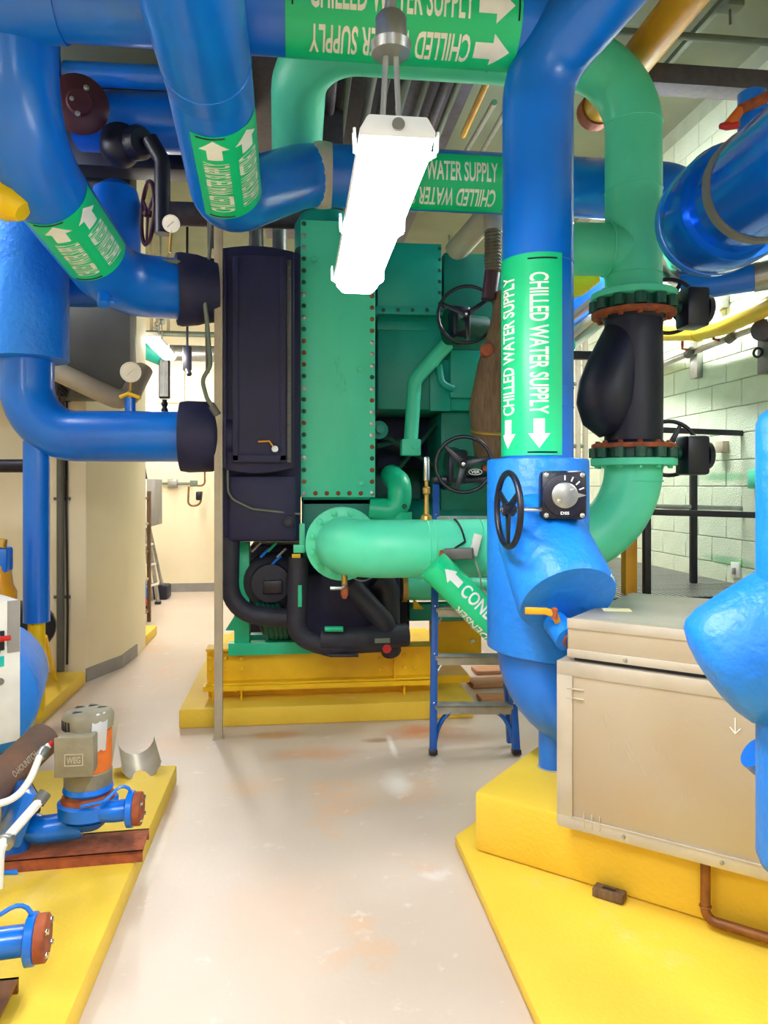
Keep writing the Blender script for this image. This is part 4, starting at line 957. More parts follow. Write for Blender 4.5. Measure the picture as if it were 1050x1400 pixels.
# ================================================================ yellow pipes
t = thing('gas_main', 'amber yellow pipe running lengthwise under ceiling beside blue header elbow', 'pipe', at(902, 42, 4.2))
q = at(902, 42, 4.25); g = G(); g.cyl((q.x, 1.5, q.z), (q.x, 4.95, q.z), .105, 26); g.build('pipe_run', M.org, t)
g = G(); g.lathe((q.x, 4.9, q.z), (0, 1, 0), [(0, .105), (0, .12), (.1, .12), (.1, .1)], 24); g.build('coupling', M.rust, t)
t = thing('gas_line', 'bright yellow bent gas line along the white block wall', 'pipe', atX(950, 455, 3.1))
pp = [atX(840, 458, 3.08), atX(955, 455, 3.08), atX(990, 446, 3.06), atX(1060, 414, 3.04), atX(1150, 372, 3.04)]
g = G(); g.sweep(fillet(pp, .3, 6), .062, 22); g.build('pipe_run', M.yelp, t)
g = G(); a = atX(955, 456, 3.08); g.torus(a, V(pp[1])-V(pp[0]), .062, .004, 24, 6); g.build('seam', M.yelp, t)

# ================================================================ wall strut, conduits and small boxes on the block wall
def onwall(px, py, off=.0): return atX(px, py, XR-off)
def wallbox(name, label, cat, px0, py0, px1, py1, th, m, grp=None, z=None):
    a, b = onwall(px0, py0, .012), onwall(px1, py1, .012); g = G(); g.bb((XR-.013-th, min(a.y, b.y), min(a.z, b.z)), (XR-.0125, max(a.y, b.y), max(a.z, b.z)))
    return g, (a, b)
for nm, lab, q, off in (('wall_strut', 'short steel strut on block wall below yellow gas line', (951, 464, 961, 516), .05), ('wall_strut', 'short grey steel strut on block wall above the gas line', (984, 392, 998, 420), .06), ('wall_strut', 'short tan steel stub on block wall above the handrail', (986, 604, 997, 618), .05)):
    g, (a, b) = wallbox(nm, lab, 'strut', *q, off, M.steel)
    tag(g.build(nm, M.steel if 'tan' not in lab else M.beige, None, .003), lab, 'strut')
t = thing('steel_conduit', 'silver conduit sloping along the block wall beneath yellow gas line', 'conduit', atX(950, 480, 3.2))
pp = [atX(850, 520, 3.19), atX(930, 488, 3.19), atX(1035, 447, 3.17), atX(1100, 425, 3.17)]
g = G(); g.sweep(pp, .026, 14); g.build('tube', M.steel, t)
for px, py in ((943, 482), (1000, 461)):
    p = atX(px, py, 3.16); g = G(); g.lathe(p, (0, -1, .3), [(-.05, .02), (-.04, .035), (.04, .035), (.05, .02)], 14); g.build('clamp', M.dgrey, t)
for px, py in ((983, 465), (940, 478)):
    p = atX(px, py, 3.14); g = G(); g.sweep([p, p+V((-.06, -.03, 0)), p+V((-.06, -.03, .09))], .012, 8); g.build('cock', M.rust, t)
t = thing('wall_meter', 'dark metal meter on steel strut at the block wall', 'meter', atX(1043, 512, 3.2))
a, b = atX(1037, 512, 3.2), atX(1062, 450, 3.2); g = G(); g.bb((3.19, b.y, a.z), (3.285, a.y, b.z)); g.build('strut', M.dgrey, t, .004)
p = atX(1046, 452, 3.17); g = G(); g.lathe(p, (-1, -.6, 0), [(-.02, .075), (.05, .075), (.055, .06), (.07, .03)], 18); g.build('dial', M.plum, t)
p = atX(1036, 482, 3.17); g = G(); g.torus(p, (-1, -.5, 0), .03, .009, 16, 6); g.build('clip', M.blk, t)
t = thing('junction_box', 'pale green junction box fixed on block wall above low handrail', 'box', onwall(1036, 655))
a, b = onwall(1030, 668, .012), onwall(1052, 642, .012); g = G(); g.bb((XR-.06, b.y, a.z), (XR-.013, a.y, b.z)); bx_ = g.build('case', M.green, t, .005)
g = G(); g.bb((XR-.066, b.y+.03, a.z+.03), (XR-.06, a.y-.03, b.z-.03)); g.build('cover', M.panel, bx_, .002)
t = thing('wall_switch', 'small white switch plate on block wall near grating', 'switch', onwall(1007, 779))
a, b = onwall(1002, 789, .012), onwall(1013, 770, .012); g = G(); g.bb((XR-.03, b.y, a.z), (XR-.013, a.y, b.z)); pl_ = g.build('plate', M.white, t, .003)
g = G(); c0 = (a+b)/2; g.bb((XR-.045, c0.y-.015, c0.z-.03), (XR-.03, c0.y+.015, c0.z+.02)); g.build('rocker', M.steel, pl_, .003)

# ================================================================ platform with grating and dark handrail
GZ = atX(930, 775, 2.6).z
gz = 1.02
t = thing('service_platform', 'raised steel grating platform with dark square handrails before block wall', 'platform', (2.7, 5.6, 0))
def px_on(px, py, Y): return atY(px, py, Y)
y0p, y1p = 4.55, 7.2; x0p, x1p = 2.02, 3.2
gz = atY(905, 800, 5.1).z
n = 0; g0 = None
for k in range(30):
    x = x0p+.04*k
    if x > x1p: break
    g = G(); g.bb((x-.011, y0p, gz-.03), (x+.011, y1p, gz))
    if g0 is None: o = g.build('grating_bar', M.steel, t); g0 = (o.data, x)
    else: inst('grating_bar', g0[0], BASE[t.name]+V((x-g0[1], 0, 0)), t)
for k in range(8):
    y = y0p+.02+(y1p-y0p-.04)*k/7; g = G(); g.cyl((x0p, y, gz-.012), (x1p, y, gz-.012), .006, 6); g.build('cross_rod', M.steel, t)
g = G(); g.bb((x0p-.02, y0p-.02, gz-.12), (x1p, y0p, gz-.0)); g.build('edge_channel', M.blk, t)
g = G(); g.bb((x0p-.02, y0p, gz-.12), (x0p, y1p, gz+.0)); g.build('edge_channel', M.dgrey, t)
for (px, pt, Y, nm) in ((884, 700, 4.62, 'rail_post'), (948, 597, 5.2, 'rail_post')):
    p = atY(px, 700, Y); top = atY(px, pt, Y).z; g = G(); g.bb((p.x-.022, Y-.022, gz), (p.x+.022, Y+.022, top)); g.build(nm, M.blk, t, .004)
pA = atY(884, 699, 4.62); pB = atY(948, 592, 5.2)
def rail(a, b): 
    d = (b-a).normalized(); g = G(); n = d.cross(V((0, 0, 1))).normalized(); g.box((a+b)/2, ((b-a).length, .045, .04), mcols(d, n, V((0, 0, 1)))); return g.build('handrail', M.blk, t, .004)
rail(atY(888, 700, 4.62), atY(1060, 705, 4.62)); rail(atY(905, 588, 5.2), atY(1080, 595, 5.2))
g = G(); a, b = atY(890, 692, 5.2), atY(1060, 696, 5.2); g.cyl(a, b, .018, 10); g.build('mid_rail', M.steel, t)
for px, Y in ((860, 4.75),):
    a = atY(px, 740, Y); g = G(); g.bb((a.x-.04, Y-.04, 0), (a.x+.04, Y+.04, atY(px, 735, Y).z)); g.build('yellow_column', M.org, t, .004)
for (x, y) in ((x0p+.03, y1p-.05), (x1p-.05, y1p-.05), (x1p-.05, y0p+.05)):
    g = G(); g.bb((x-.03, y-.03, 0), (x+.03, y+.03, gz-.03)); g.build('platform_leg', M.blk, t)
t = thing('tan_pipe_rack', 'tan upright pipes behind blue riser near the block wall', 'pipe rack', atY(795, 620, 7.8))
for px in (790, 800):
    a = atY(px, 600, 7.8); a.x = min(a.x, 3.2); g = G(); g.cyl((a.x, a.y, 0), (a.x, a.y, 3.2), .03, 12); g.build('pipe', M.beige, t)
for py in (525, 610):
    a = atY(755, py, 7.8); b = atY(800, py, 7.8); g = G(); g.cyl(a, b, .022, 10); g.build('cross_pipe', M.sage, t)

# ================================================================ under the ceiling
def xbeam(name, label, px, py, z, h, dpt, m, x0=1.9, x1=3.3):
    p = atZ(px, py, z); g = G(); g.bb((x0, p.y, z-h), (x1, p.y+dpt, z)); return tag(g.build(name, m, None, .004), label, 'beam')
xbeam('ceiling_beam', 'dark purple steel beam crossing under ceiling at right', 1000, 92, 4.34, .13, .16, M.plum)
xbeam('ceiling_conduit', 'thin grey conduit crossing under ceiling above purple beam', 1000, 48, 4.5, .035, .035, M.sage)
xbeam('ceiling_conduit', 'thin dark conduit crossing above red lever valve', 960, 120, 4.5, .04, .04, M.plum)
q = atZ(985, 0, 4.6)
for k, (px, py, lab) in enumerate(((988, 0, 'grey strut running lengthwise under ceiling past purple beam'),)):
    q = atZ(px, py, 4.6); g = G(); g.bb((q.x-.02, 2.2, 4.57), (q.x+.02, 5.4, 4.61)); tag(g.build('ceiling_strut', M.sage, None, .003), lab, 'strut')
q = atZ(990, 5, 4.6); t = thing('conduit_hanger', 'grey conduit bracket with short drop rod under ceiling', 'bracket', q)
g = G(); g.box(q+V((.04, 0, -.01)), (.14, .1, .05)); g.build('bracket', M.sage, t, .01)
g = G(); g.cyl(q+V((.04, 0, 0)), q+V((.04, 0, -.13)), .008, 8); g.build('drop_rod', M.dgrey, t)
# conduits running away above the chiller
for k in range(9):
    x = .10+.13*k+(.02 if k % 2 else 0); z = 4.36+.05*(k % 3)
    g = G(); g.cyl((x, 3.8, z), (x, 8.5, z), .026+.008*(k % 2), 12)
    tag(g.build('ceiling_conduit', (M.dgrey, M.plum, M.sage)[k % 3]), 'one of the parallel conduits running away above the chiller', 'conduit', 'parallel ceiling conduits')
a, b = at(672, 98, 4.6), at(633, 185, 5.6); g = G(); g.cyl(a, b, .022, 10); tag(g.build('tan_conduit', M.org), 'thin yellow tan conduit slanting below blue header marker', 'conduit')
for px in (668, 690):
    a, b = at(px+8, 140, 5.0), at(px-35, 215, 6.6); g = G(); g.cyl(a, b, .02, 10); tag(g.build('steel_conduit', M.steel), 'bright steel conduit slanting beside the blue riser above teal marker', 'conduit', 'bright conduits by the riser')
t = thing('beige_pipe', 'beige jacketed pipe dropping at a slant behind blue riser', 'pipe', at(660, 310, 5.2))
g = G(); g.sweep(fillet([at(622, 345, 5.6), at(664, 298, 5.3), at(690, 285, 5.2)], .12, 6), .085, 20); g.build('slanted_run', M.beige, t)
g = G(); g.cyl(at(676, 275, 5.1), at(676, 322, 5.1), .075, 20); g.build('drop', M.beige, t)
g = G(); g.bb((atY(425, 200, 5.6).x, 5.6, atY(425, 285, 5.6).z), (atY(470, 160, 5.6).x, 6.3, atY(470, 150, 5.6).z))
tag(g.build('steel_cabinet', M.plum, None, .01), 'dark steel box standing above the green chiller behind the putty flange', 'cabinet')
a = atY(335, 295, 5.3); t = thing('plum_pipe', 'dull purple jacketed pipe lying above black chiller box', 'pipe', a)
g = G(); g.cyl(atY(215, 292, 5.5), atY(440, 298, 5.5), .085, 22); g.build('pipe_run', M.plum, t)
for px, lab in ((350, 'bright steel duct stub rising behind overhead blue pipe'), (382, 'bright steel duct stub nearer the green chiller cover')):
    a, b = atY(px, 345, 5.9), atY(px, 262, 5.9); g = G(); g.lathe(a, (b-a), [(0, .06), ((b-a).length, .05)], 20); tag(g.build('duct_stub', M.steel), lab, 'duct')
g = G(); g.lathe(atY(445, 345, 5.35), (0, 0, 1), [(0, .22), (.18, .22), (.25, .18), (.29, 0)], 28)
tag(g.build('refrigerant_dome', M.teal), 'teal rounded dome on top of the green chiller behind its cover', 'vessel')
g = G(); g.bb((-.35, 4.75, 4.56), (1.3, 9.0, 4.749)); tag(g.build('ceiling_shade_panel', M.plum, None, .01), 'flat dull purple panel standing in for shaded ceiling above the chiller', 'duct')  # purple sheet gives the ceiling its shaded tone by colour
g = G(); g.bb((atY(40, 60, 5.75).x, 5.75, atY(40, 222, 5.75).z), (atY(345, 60, 5.75).x, 6.0, 4.70)); tag(g.build('shade_backdrop', M.checkv, None, .02), 'dark navy panel standing in for shade behind the pipes at top left', 'duct')  # navy sheet added as the shaded background between the pipes
# dark blue equipment among the pipes at top left
t = thing('valve_cluster', 'dark navy valve bodies and maroon flange hanging behind blue branch at top left', 'valve', at(170, 170, 4.9))
g = G(); g.lathe(at(108, 145, 4.7), (.3, -1, -.2), [(0, .17), (.04, .18), (.07, .15), (.08, .08), (.12, .07)], 26); fg = g.build('blind_flange', M.maroon, t)
for q in ((98, 135), (106, 155), (118, 120)): bolt(fg, at(q[0], q[1], 4.58), (.3, -1, -.2), .018, M.steel)
g = G(); g.cyl(at(90, 100, 4.9), at(260, 108, 4.9), .075, 22); g.build('upper_pipe', M.blue, t)
g = G(); g.cyl(at(108, 165, 5.2), at(330, 172, 5.2), .20, 28); g.build('lower_pipe', M.blue, t)
g = G(); g.lathe(at(165, 205, 4.9), (.2, -.5, -1), [(-.12, .12), (0, .13), (.06, .1), (.1, .04)], 20); g.build('valve_bonnet', M.checkv, t)
g = G(); g.lathe(at(190, 195, 4.85), (.6, -.8, -.2), [(-.1, .1), (0, .11), (.05, .08)], 20); g.build('actuator', M.checkv, t)
g = G(); g.sweep(fillet([at(205, 190, 4.8), at(222, 220, 4.8), at(222, 320, 4.8)], .1, 6), .05, 16); g.build('drop_pipe', M.checkv, t)
t = thing('maroon_handwheel', 'maroon handwheel seen nearly edge on beside navy drop pipe', 'handwheel', at(202, 290, 4.95))
handwheel(t, at(202, 292, 4.95), (-1, -.42, 0), .20, .014, M.maroon, 3, .3)
t = thing('insulated_dome', 'blue rounded top of insulated vertical pipe behind sloping branch', 'pipe', at(158, 330, 5.3))
p = at(158, 285, 5.35); g = G(); g.lathe((p.x, p.y, 3.12), (0, 0, 1), [(0, .17), (p.z-3.12+.02, .178), (p.z-3.12+.13, .15), (p.z-3.12+.19, .07), (p.z-3.12+.20, 0)], 30); g.build('jacket', M.blue, t)
g = G(); g.sweep(fillet([(XL+.001, p.y, 3.05), (p.x, p.y, 3.05), (p.x, p.y, 3.3)], .17, 6), .168, 28); g.build('elbow', M.blue, t)
gauge('pressure_gauge', 'small round dial gauge above the upper rubber joint beside navy drop pipe', at(234, 306, 4.75), (.15, -1, -.25), .055, at(232, 345, 4.78))
# conduit whip at the chiller's left edge
t = thing('flexible_conduit', 'grey flexible conduit looping down the left edge of black chiller box', 'conduit', at(290, 480, 4.7))
g = G(); g.sweep(fillet([at(212, 356, 4.6), at(245, 358, 4.6), at(276, 384, 4.65), at(283, 440, 4.68), at(288, 500, 4.7), at(276, 520, 4.7), at(283, 545, 4.7), at(297, 565, 4.72)], .08, 6), .014, 10); g.build('whip', M.sage, t)
g = G(); g.sweep(fillet([at(290, 300, 4.74), at(282, 400, 4.72), at(284, 510, 4.72)], .1, 5), .012, 8); g.build('cable', M.dgrey, t)
g = G(); g.sweep([at(290, 555, 4.72), at(298, 568, 4.72)], .026, 10); g.build('connector', M.dgrey, t)
g = G(); g.sweep([at(286, 190, 4.8), at(288, 340, 4.8)], .02, 8); g.build('riser', M.dgrey, t)
# yellow wrapped pipe end at left edge
t = thing('yellow_wrapped_pipe', 'yellow wrapped pipe end poking in above wide blue collar', 'pipe', at(15, 280, 3.6))
g = G(); g.sweep([at(-60, 220, 3.55), at(-10, 262, 3.55), at(18, 280, 3.55), at(32, 290, 3.55)], [.085, .085, .09, .05], 20); g.build('wrap', M.yelp, t)
# ================================================================ left foreground: control panel, tank, pumps
Rp = rotz(math.radians(48))       # panel face looks to the aisle and the camera
pc = at(28, 915, 3.35)            # far top edge line of the panel face
fx_d = V((math.cos(math.radians(38)), math.sin(math.radians(38)), 0)); fn = V((fx_d.y, -fx_d.x, 0))
t = thing('control_panel', 'white pump control panel with red switches and teal labels beside blue tank', 'control panel', pc+V((-.3, 0, -.5)))
zt_ = at(28, 820, 3.35).z; zb_ = at(28, 1012, 3.35).z
c0 = V((pc.x, pc.y, (zt_+zb_)/2))-fx_d*.35-fn*.12
RP = mcols(fx_d, -fn, V((0, 0, 1)))
g = G(); g.box(c0, (.70, .24, zt_-zb_), RP); cab = g.build('cabinet', M.white, t, .006)
def pf(a, z, off): return V((pc.x, pc.y, 0))-fx_d*a+fn*off+V((0, 0, z))
g = G(); g.box(pf(.03, (zt_+at(28, 890, 3.35).z)/2, .002), (.05, .006, zt_-at(28, 890, 3.35).z), RP); g.build('grey_strip', M.grey, cab)
zs = at(20, 872, 3.35).z; g = G(); g.box(pf(.24, zs, .004), (.34, .012, .085), RP); sb_ = g.build('switch_bar', M.blk, t)
for a in (.10, .20, .30):
    g = G(); g.sweep([pf(a, zs+.02-.1*(a-.1), .012), pf(a, zs+.015-.1*(a-.1), .05), pf(a-.035, zs+.02-.1*(a-.1), .07)], .012, 10); g.build('red_switch', M.red, sb_)
mt_teal = mat('teal_label', (20, 190, 180), .4)
for a, z in ((.10, at(18, 900, 3.35).z), (.22, at(6, 908, 3.3).z), (.34, at(6, 908, 3.3).z-.01)):
    g = G(); g.box(pf(a, z, .003), (.06, .005, .045), RP); lb_ = g.build('teal_label', mt_teal, t)
    g = G(); g.lathe(pf(a, z+.045, .0), fn, [(0, .014), (.012, .013)], 12); g.build('pilot_knob', M.dgrey, lb_)
g = G(); g.lathe(pf(.085, at(20, 927, 3.35).z, 0), fn, [(0, .016), (.008, .015)], 14); g.build('lock', M.steel, t)
# tank
tc_ = at(-25, 948, 3.75); tc_.x -= .02
t = thing('blue_tank', 'round ended blue steel tank standing behind white control panel', 'tank', (tc_.x, tc_.y, .1))
ta = V((-.25, 1, 0)).normalized()
g = G(); g.lathe(tc_, -ta, [(-.6, 0), (-.58, .15), (-.5, .27), (-.4, .30), (.12, .30), (.17, .285), (.21, .22), (.235, .12), (.24, 0)], 40); g.build('shell', M.sleeve, t)
for s in (.0, .35):
    p = tc_+ta*s; g = G(); g.box((p.x, p.y, (.1+tc_.z-.2)/2), (.36, .05, tc_.z-.2-.1), rotz(.25)); g.build('saddle', M.blue, t)
def pump(name, label, c, sc_, yaw, full=True, ext=0.):
    """inline pump with upright orange motor; c = floor point under the shaft"""
    Rz = rotz(yaw); 
    def q(x, y, z): return V(c)+Rz @ V((x, y, z))*sc_
    t = thing(name, label, 'pump', c)
    g = G(); g.lathe(q(0, 0, .115), (0, 0, 1), [(0, .05*sc_), (0, .10*sc_), (.02*sc_, .128*sc_), (.075*sc_, .132*sc_), (.085*sc_, .12*sc_)], 32); vol = g.build('volute', M.blue, t)
    g = G(); g.lathe(q(0, 0, .20), (0, 0, 1), [(0, .118*sc_), (.018*sc_, .112*sc_), (.03*sc_, .085*sc_)], 28); g.build('bracket_ring', M.rust, t)
    g = G(); g.lathe(q(0, 0, .07), (0, 0, 1), [(0, .06*sc_), (.045*sc_, .11*sc_)], 28); g.build('volute_foot', M.blue, t)
    g = G(); g.sweep(fillet([q(.05, -.05, .16), q(.14, -.06, .165), q(.21+ext, -.05, .17)], .03, 4), [.055*sc_]*2+[.05*sc_]*4+[.045*sc_]*5 if False else .047*sc_, 18); g.build('discharge_neck', M.blue, t)
    dx = Rz @ V((1, .12, 0)); dx.normalize()
    g = G(); g.lathe(q(.195+ext, -.05, .17), dx, [(0, .07*sc_), (.004, .078*sc_), (.028*sc_, .078*sc_), (.03*sc_, .07*sc_)], 28); g.build('pump_flange', M.blue, t)
    g = G(); g.lathe(q(.195+ext, -.05, .17)+dx*.031*sc_, dx, [(0, .072*sc_), (.03*sc_, .072*sc_), (.034*sc_, .066*sc_)], 28); bf = g.build('rusty_flange', M.rust, t)
    x_, y_, z_ = frame(dx)
    for k in range(4):
        a = math.pi/4+k*math.pi/2; bolt(bf, q(.195+ext, -.05, .17)+dx*.065*sc_+(x_*math.cos(a)+y_*math.sin(a))*.052*sc_, dx, .011*sc_, M.chrome)
    g = G(); g.sweep(fillet([q(-.02, -.02, .09), q(-.2, -.06, .08), q(-.32, -.02, .12)], .06, 5), .06*sc_, 18); g.build('suction_arm', M.blue, t)
    g = G(); g.box(q(-.33, -.01, .14), (.04*sc_, .18*sc_, .17*sc_), Rz); g.build('suction_flange', M.blue, t, .008)
    g = G(); g.sweep(fillet([q(.02, -.13, .215), q(.12, -.12, .235), q(.19+ext, -.05, .30), q(.21+ext, -.05, .25)], .04, 4), .0075*sc_, 8); g.build('seal_tube', M.blue, t)
    if full:
        g = G(); g.lathe(q(0, 0, .225), (0, 0, 1), [(0, .09*sc_), (.02*sc_, .11*sc_), (.04*sc_, .105*sc_)], 28); g.build('adapter', M.blue, t)
        g = G(); g.lathe(q(0, 0, .26), (0, 0, 1), [(0, .10*sc_), (.01, .104*sc_), (.07*sc_, .104*sc_), (.075*sc_, .10*sc_)], 28); eb = g.build('end_bell', M.motor, t)
        for k in range(7):
            a = math.radians(200+9*k); g = G(); d = Rz @ V((math.cos(a), math.sin(a), 0)); g.box(q(0, 0, .375)+d*.1045*sc_, (.006, .010*sc_, .05*sc_), mcols(d, V((0, 0, 1)).cross(d), V((0, 0, 1)))); g.build('vent_slot', M.blk, eb)
        g = G(); g.lathe(q(0, 0, .335), (0, 0, 1), [(0, .10*sc_), (.005, .102*sc_), (.18*sc_, .102*sc_), (.185*sc_, .098*sc_)], 32); g.build('motor_frame', M.orange, t)
        g = G(); g.lathe(q(0, 0, .52), (0, 0, 1), [(0, .10*sc_), (.004, .108*sc_), (.055*sc_, .112*sc_), (.075*sc_, .10*sc_), (.082*sc_, .085*sc_), (.084*sc_, 0)], 32); fc_ = g.build('fan_cover', M.motor, t)
        for k in range(4):
            a = math.radians(212+11*k); d = Rz @ V((math.cos(a), math.sin(a), 0)); g = G(); g.box(q(0, 0, .55)+d*.110*sc_, (.006, .009*sc_, .045*sc_), mcols(d, V((0, 0, 1)).cross(d), V((0, 0, 1)))); g.build('vent_slot', M.blk, fc_)
        for (a, r) in ((.6, .06), (1.6, .06), (2.6, .06), (4.2, .06)):
            p = q(r*math.cos(a), r*math.sin(a), .604); g = G(); g.prism([p+V((.02, 0, 0)), p+V((-.014, .014, 0)), p+V((-.014, -.014, 0))], (0, 0, .002)); g.build('cap_vent', M.blk, fc_)
        # terminal box facing the camera
        dn = Rz @ V((.12, -1, 0)); dn.normalize(); rx_ = V((0, 0, 1)).cross(dn).normalized(); R_ = mcols(rx_, -dn, V((0, 0, 1)))
        cc = q(0, 0, .45)+dn*.135*sc_-rx_*.01
        g = G(); g.box(cc, (.155*sc_, .09*sc_, .165*sc_), R_); tb = g.build('terminal_box', M.motor, t, .008)
        g = G(); g.box(cc+dn*.046*sc_, (.163*sc_, .008, .173*sc_), R_); lid_ = g.build('terminal_lid', M.motor, t, .004)
        f0 = cc+dn*(.046*sc_+.0045)-V((0, 0, .01))
        g = G()
        for (ox, oz, w_, h_) in ((0, .024, .078, .004), (0, -.024, .078, .004), (-.037, 0, .004, .05), (.037, 0, .004, .05)): g.box(f0+rx_*ox*sc_+V((0, 0, oz*sc_)), (w_*sc_, .003, h_*sc_), R_)
        g.build('logo_border', M.beige, lid_)
        flat_text(lid_, 'WEG', f0+dn*.0015, rx_, (0, 0, 1), .058*sc_, .028*sc_, M.beige)
        # grey tape patch on the right shoulder
        a0 = math.atan2(rx_.y*.55+dn.y, rx_.x*.55+dn.x)+.12; vs = []; fs = []; K = 6
        for i, z in enumerate((.44, .50, .56, .598)):
            for k in range(K+1):
                a = a0-.32+.64*k/K+(.05*i); r = .1145 if z < .59 else .095
                vs.append(q(0, 0, z+.006*math.sin(k*2+i))+V((math.cos(a), math.sin(a), 0))*r*sc_)
        for i in range(3):
            for k in range(K): fs.append((i*(K+1)+k, i*(K+1)+k+1, (i+1)*(K+1)+k+1, (i+1)*(K+1)+k))
        g = G(); g.add(vs, fs); g.build('tape_patch', M.tape, t)
    return t
pc1 = atZ(116, 1174, .10); pc1.y += .05
def P1(px, py, d): return at(px, py, d)
D1 = pc1.x*sy+pc1.y*cy
pump('circulating_pump', 'orange and grey upright motor pump with blue volute and tape patch on yellow pad', (pc1.x, pc1.y, .145), .90, -.12)
# rusty channel beneath it
def channel(name, label, c, L, wd, h, yaw, m, group=None):
    R_ = rotz(yaw); c = V(c); t = thing(name, label, 'steel channel', c, group)
    g = G(); g.box(c+V((0, 0, h-.005)), (L, wd, .01), R_); g.box(c+R_ @ V((0, -wd/2+.005, h/2)), (L, .01, h), R_); g.box(c+R_ @ V((0, wd/2-.005, h/2)), (L, .01, h), R_)
    g.build('section', m, t); return t
channel('rusty_channel', 'rusty steel channel lying under the taped motor pump', (pc1.x-.03, pc1.y-.02, .1005), .52, .20, .044, .06, M.rust)
# second pump, cut by the picture edge
pc2 = atZ(-75, 1372, .10)
pump('circulating_pump', 'blue pump with round rusty flange next to short brown channel on yellow pad', (pc2.x, pc2.y, .145), .90, -.02, ext=.075)
channel('rusty_channel', 'brown steel channel under second pump at pad front', (pc2.x+.05, pc2.y-.1, .1005), .30, .24, .044, .05, M.copper)
# bent sheet metal half shells behind the motor
def shell(name, label, c, ax, R, L, a0, a1, m, rollz=0):
    x_, y_, z_ = frame(ax); K = 10; vs = []; fs = []
    for r in (R, R-.004):
        for i in range(2):
            for k in range(K+1):
                a = a0+(a1-a0)*k/K; vs.append(V(c)+z_*L*(i-.5)+(x_*math.cos(a)+y_*math.sin(a))*r)
    q = K+1
    for k in range(K): fs += [(k, k+1, q+k+1, q+k), (2*q+k, 3*q+k, 3*q+k+1, 2*q+k+1), (k, 2*q+k, 2*q+k+1, k+1), (q+k, q+k+1, 3*q+k+1, 3*q+k)]
    fs += [(0, q, 3*q, 2*q), (K, 2*q+K, 3*q+K, q+K)]
    g = G(); g.add(vs, fs); return tag(g.build(name, m), label, 'sheet metal')
c0 = atZ(183, 1062, .1); shell('pipe_saddle', 'galvanised half round pipe saddle lying behind the taped motor', (c0.x, c0.y+.12, .20), (-.3, 1, .12), .10, .30, math.pi*1.02, math.pi*1.98, M.alutop)
c0 = atZ(158, 1072, .1); shell('pipe_saddle', 'tan half round saddle leaning upright against the taped motor', (c0.x-.02, c0.y+.10, .235), (.1, .25, 1), .09, .27, math.pi*1.1, math.pi*1.75, M.beige)
# foam covered brown pipe with lettering, flexible white conduits
a, b = at(60, 1010, 3.28), at(-40, 1105, 2.85)
t = thing('brown_foam_pipe', 'brown foam covered pipe with faint white printing before blue tank', 'pipe', b)
g = G(); g.sweep([a, b], .075, 24); g.build('foam', mat('brown_foam', (96, 78, 68), .7, rgb2=(120, 84, 64), scale=8, bump=.2), t)
aa = (a-b).normalized(); nv = (V((0, 0, 1.6))-(a+b)/2); nv = (nv-aa*nv.dot(aa)).normalized(); bv = nv.cross(aa); Lm = (a-b).length
vs, fs = shape2d([tbox('O-HOUNITCH', Lm*.36, -.035, Lm*.68, -.008)], 0, .015)
g = G(); g.add([b+aa*x+(nv*math.cos(y/.075)+bv*math.sin(y/.075))*.0765 for x, y in vs], fs); g.build('printing', M.beige, t)
t = thing('flexible_whip', 'white flexible conduit curving from motor terminal box past the brown pipe', 'conduit', at(30, 1070, 2.9))
g = G(); g.sweep(fillet([at(66, 1020, 2.96), at(56, 1030, 2.9), at(42, 1065, 2.78), at(22, 1092, 2.72), at(-12, 1102, 2.66)], .12, 6), .013, 12); g.build('hose', M.white, t)
g = G(); g.lathe(at(57, 1032, 2.9), at(66, 1020, 2.96)-at(57, 1032, 2.9), [(-.02, .016), (.0, .022), (.03, .022), (.035, .014)], 14); g.build('fitting', M.steel, t)
g = G(); g.sweep([at(65, 1022, 2.95), at(72, 1014, 2.97)], .009, 8); g.build('red_wire', M.red, t)
t = thing('rigid_conduit', 'pale rigid conduit slanting in front of blue suction casting', 'conduit', at(20, 1140, 2.75))
g = G(); g.sweep([at(57, 1092, 2.82), at(6, 1150, 2.66), at(2, 1156, 2.65)], .017, 14); g.build('tube', M.white, t)
g = G(); g.sweep([at(62, 1084, 2.84), at(52, 1098, 2.81)], .024, 14); g.build('coupling', M.dgrey, t)
g = G(); g.sweep(fillet([at(10, 1148, 2.66), at(-2, 1160, 2.62), at(-4, 1215, 2.60)], .04, 5), .02, 12); g.build('bend', M.white, t)
g = G(); g.lathe(at(8, 1150, 2.66), (1, -.3, -.2), [(-.02, .02), (0, .027), (.02, .027), (.03, .012)], 12); g.build('nut', M.steel, t)
g = G(); q = atZ(14, 1192, .10); g.prism([(q.x-.08, q.y-.02, .1005), (q.x+.04, q.y-.03, .1005), (q.x+.01, q.y+.03, .1005), (q.x-.05, q.y+.07, .1005)], (0, 0, .012)); tag(g.build('blue_rag', M.sleeve, None, .004), 'small blue painted scrap lying on yellow pad below conduits', 'scrap')
t = thing('suction_casting', 'blue square flanged casting propped behind pale conduit on the yellow pad', 'casting', atZ(30, 1150, .1))
q = atZ(25, 1150, .1)
g = G(); g.box(at(24, 1110, 2.95), (.06, .2, .2), rotz(.5) @ Matrix.Rotation(.35, 3, 'Y')); g.build('square_flange', M.blue, t, .01)
g = G(); g.box(at(36, 1090, 3.0), (.07, .22, .07), rotz(.5)); g.build('dark_block', M.hose, t, .01)
g = G(); g.cyl(at(30, 1120, 3.0), (at(30, 1120, 3.0).x-.03, at(30, 1120, 3.0).y, .1), .05, 16); g.build('stand', M.blue, t)

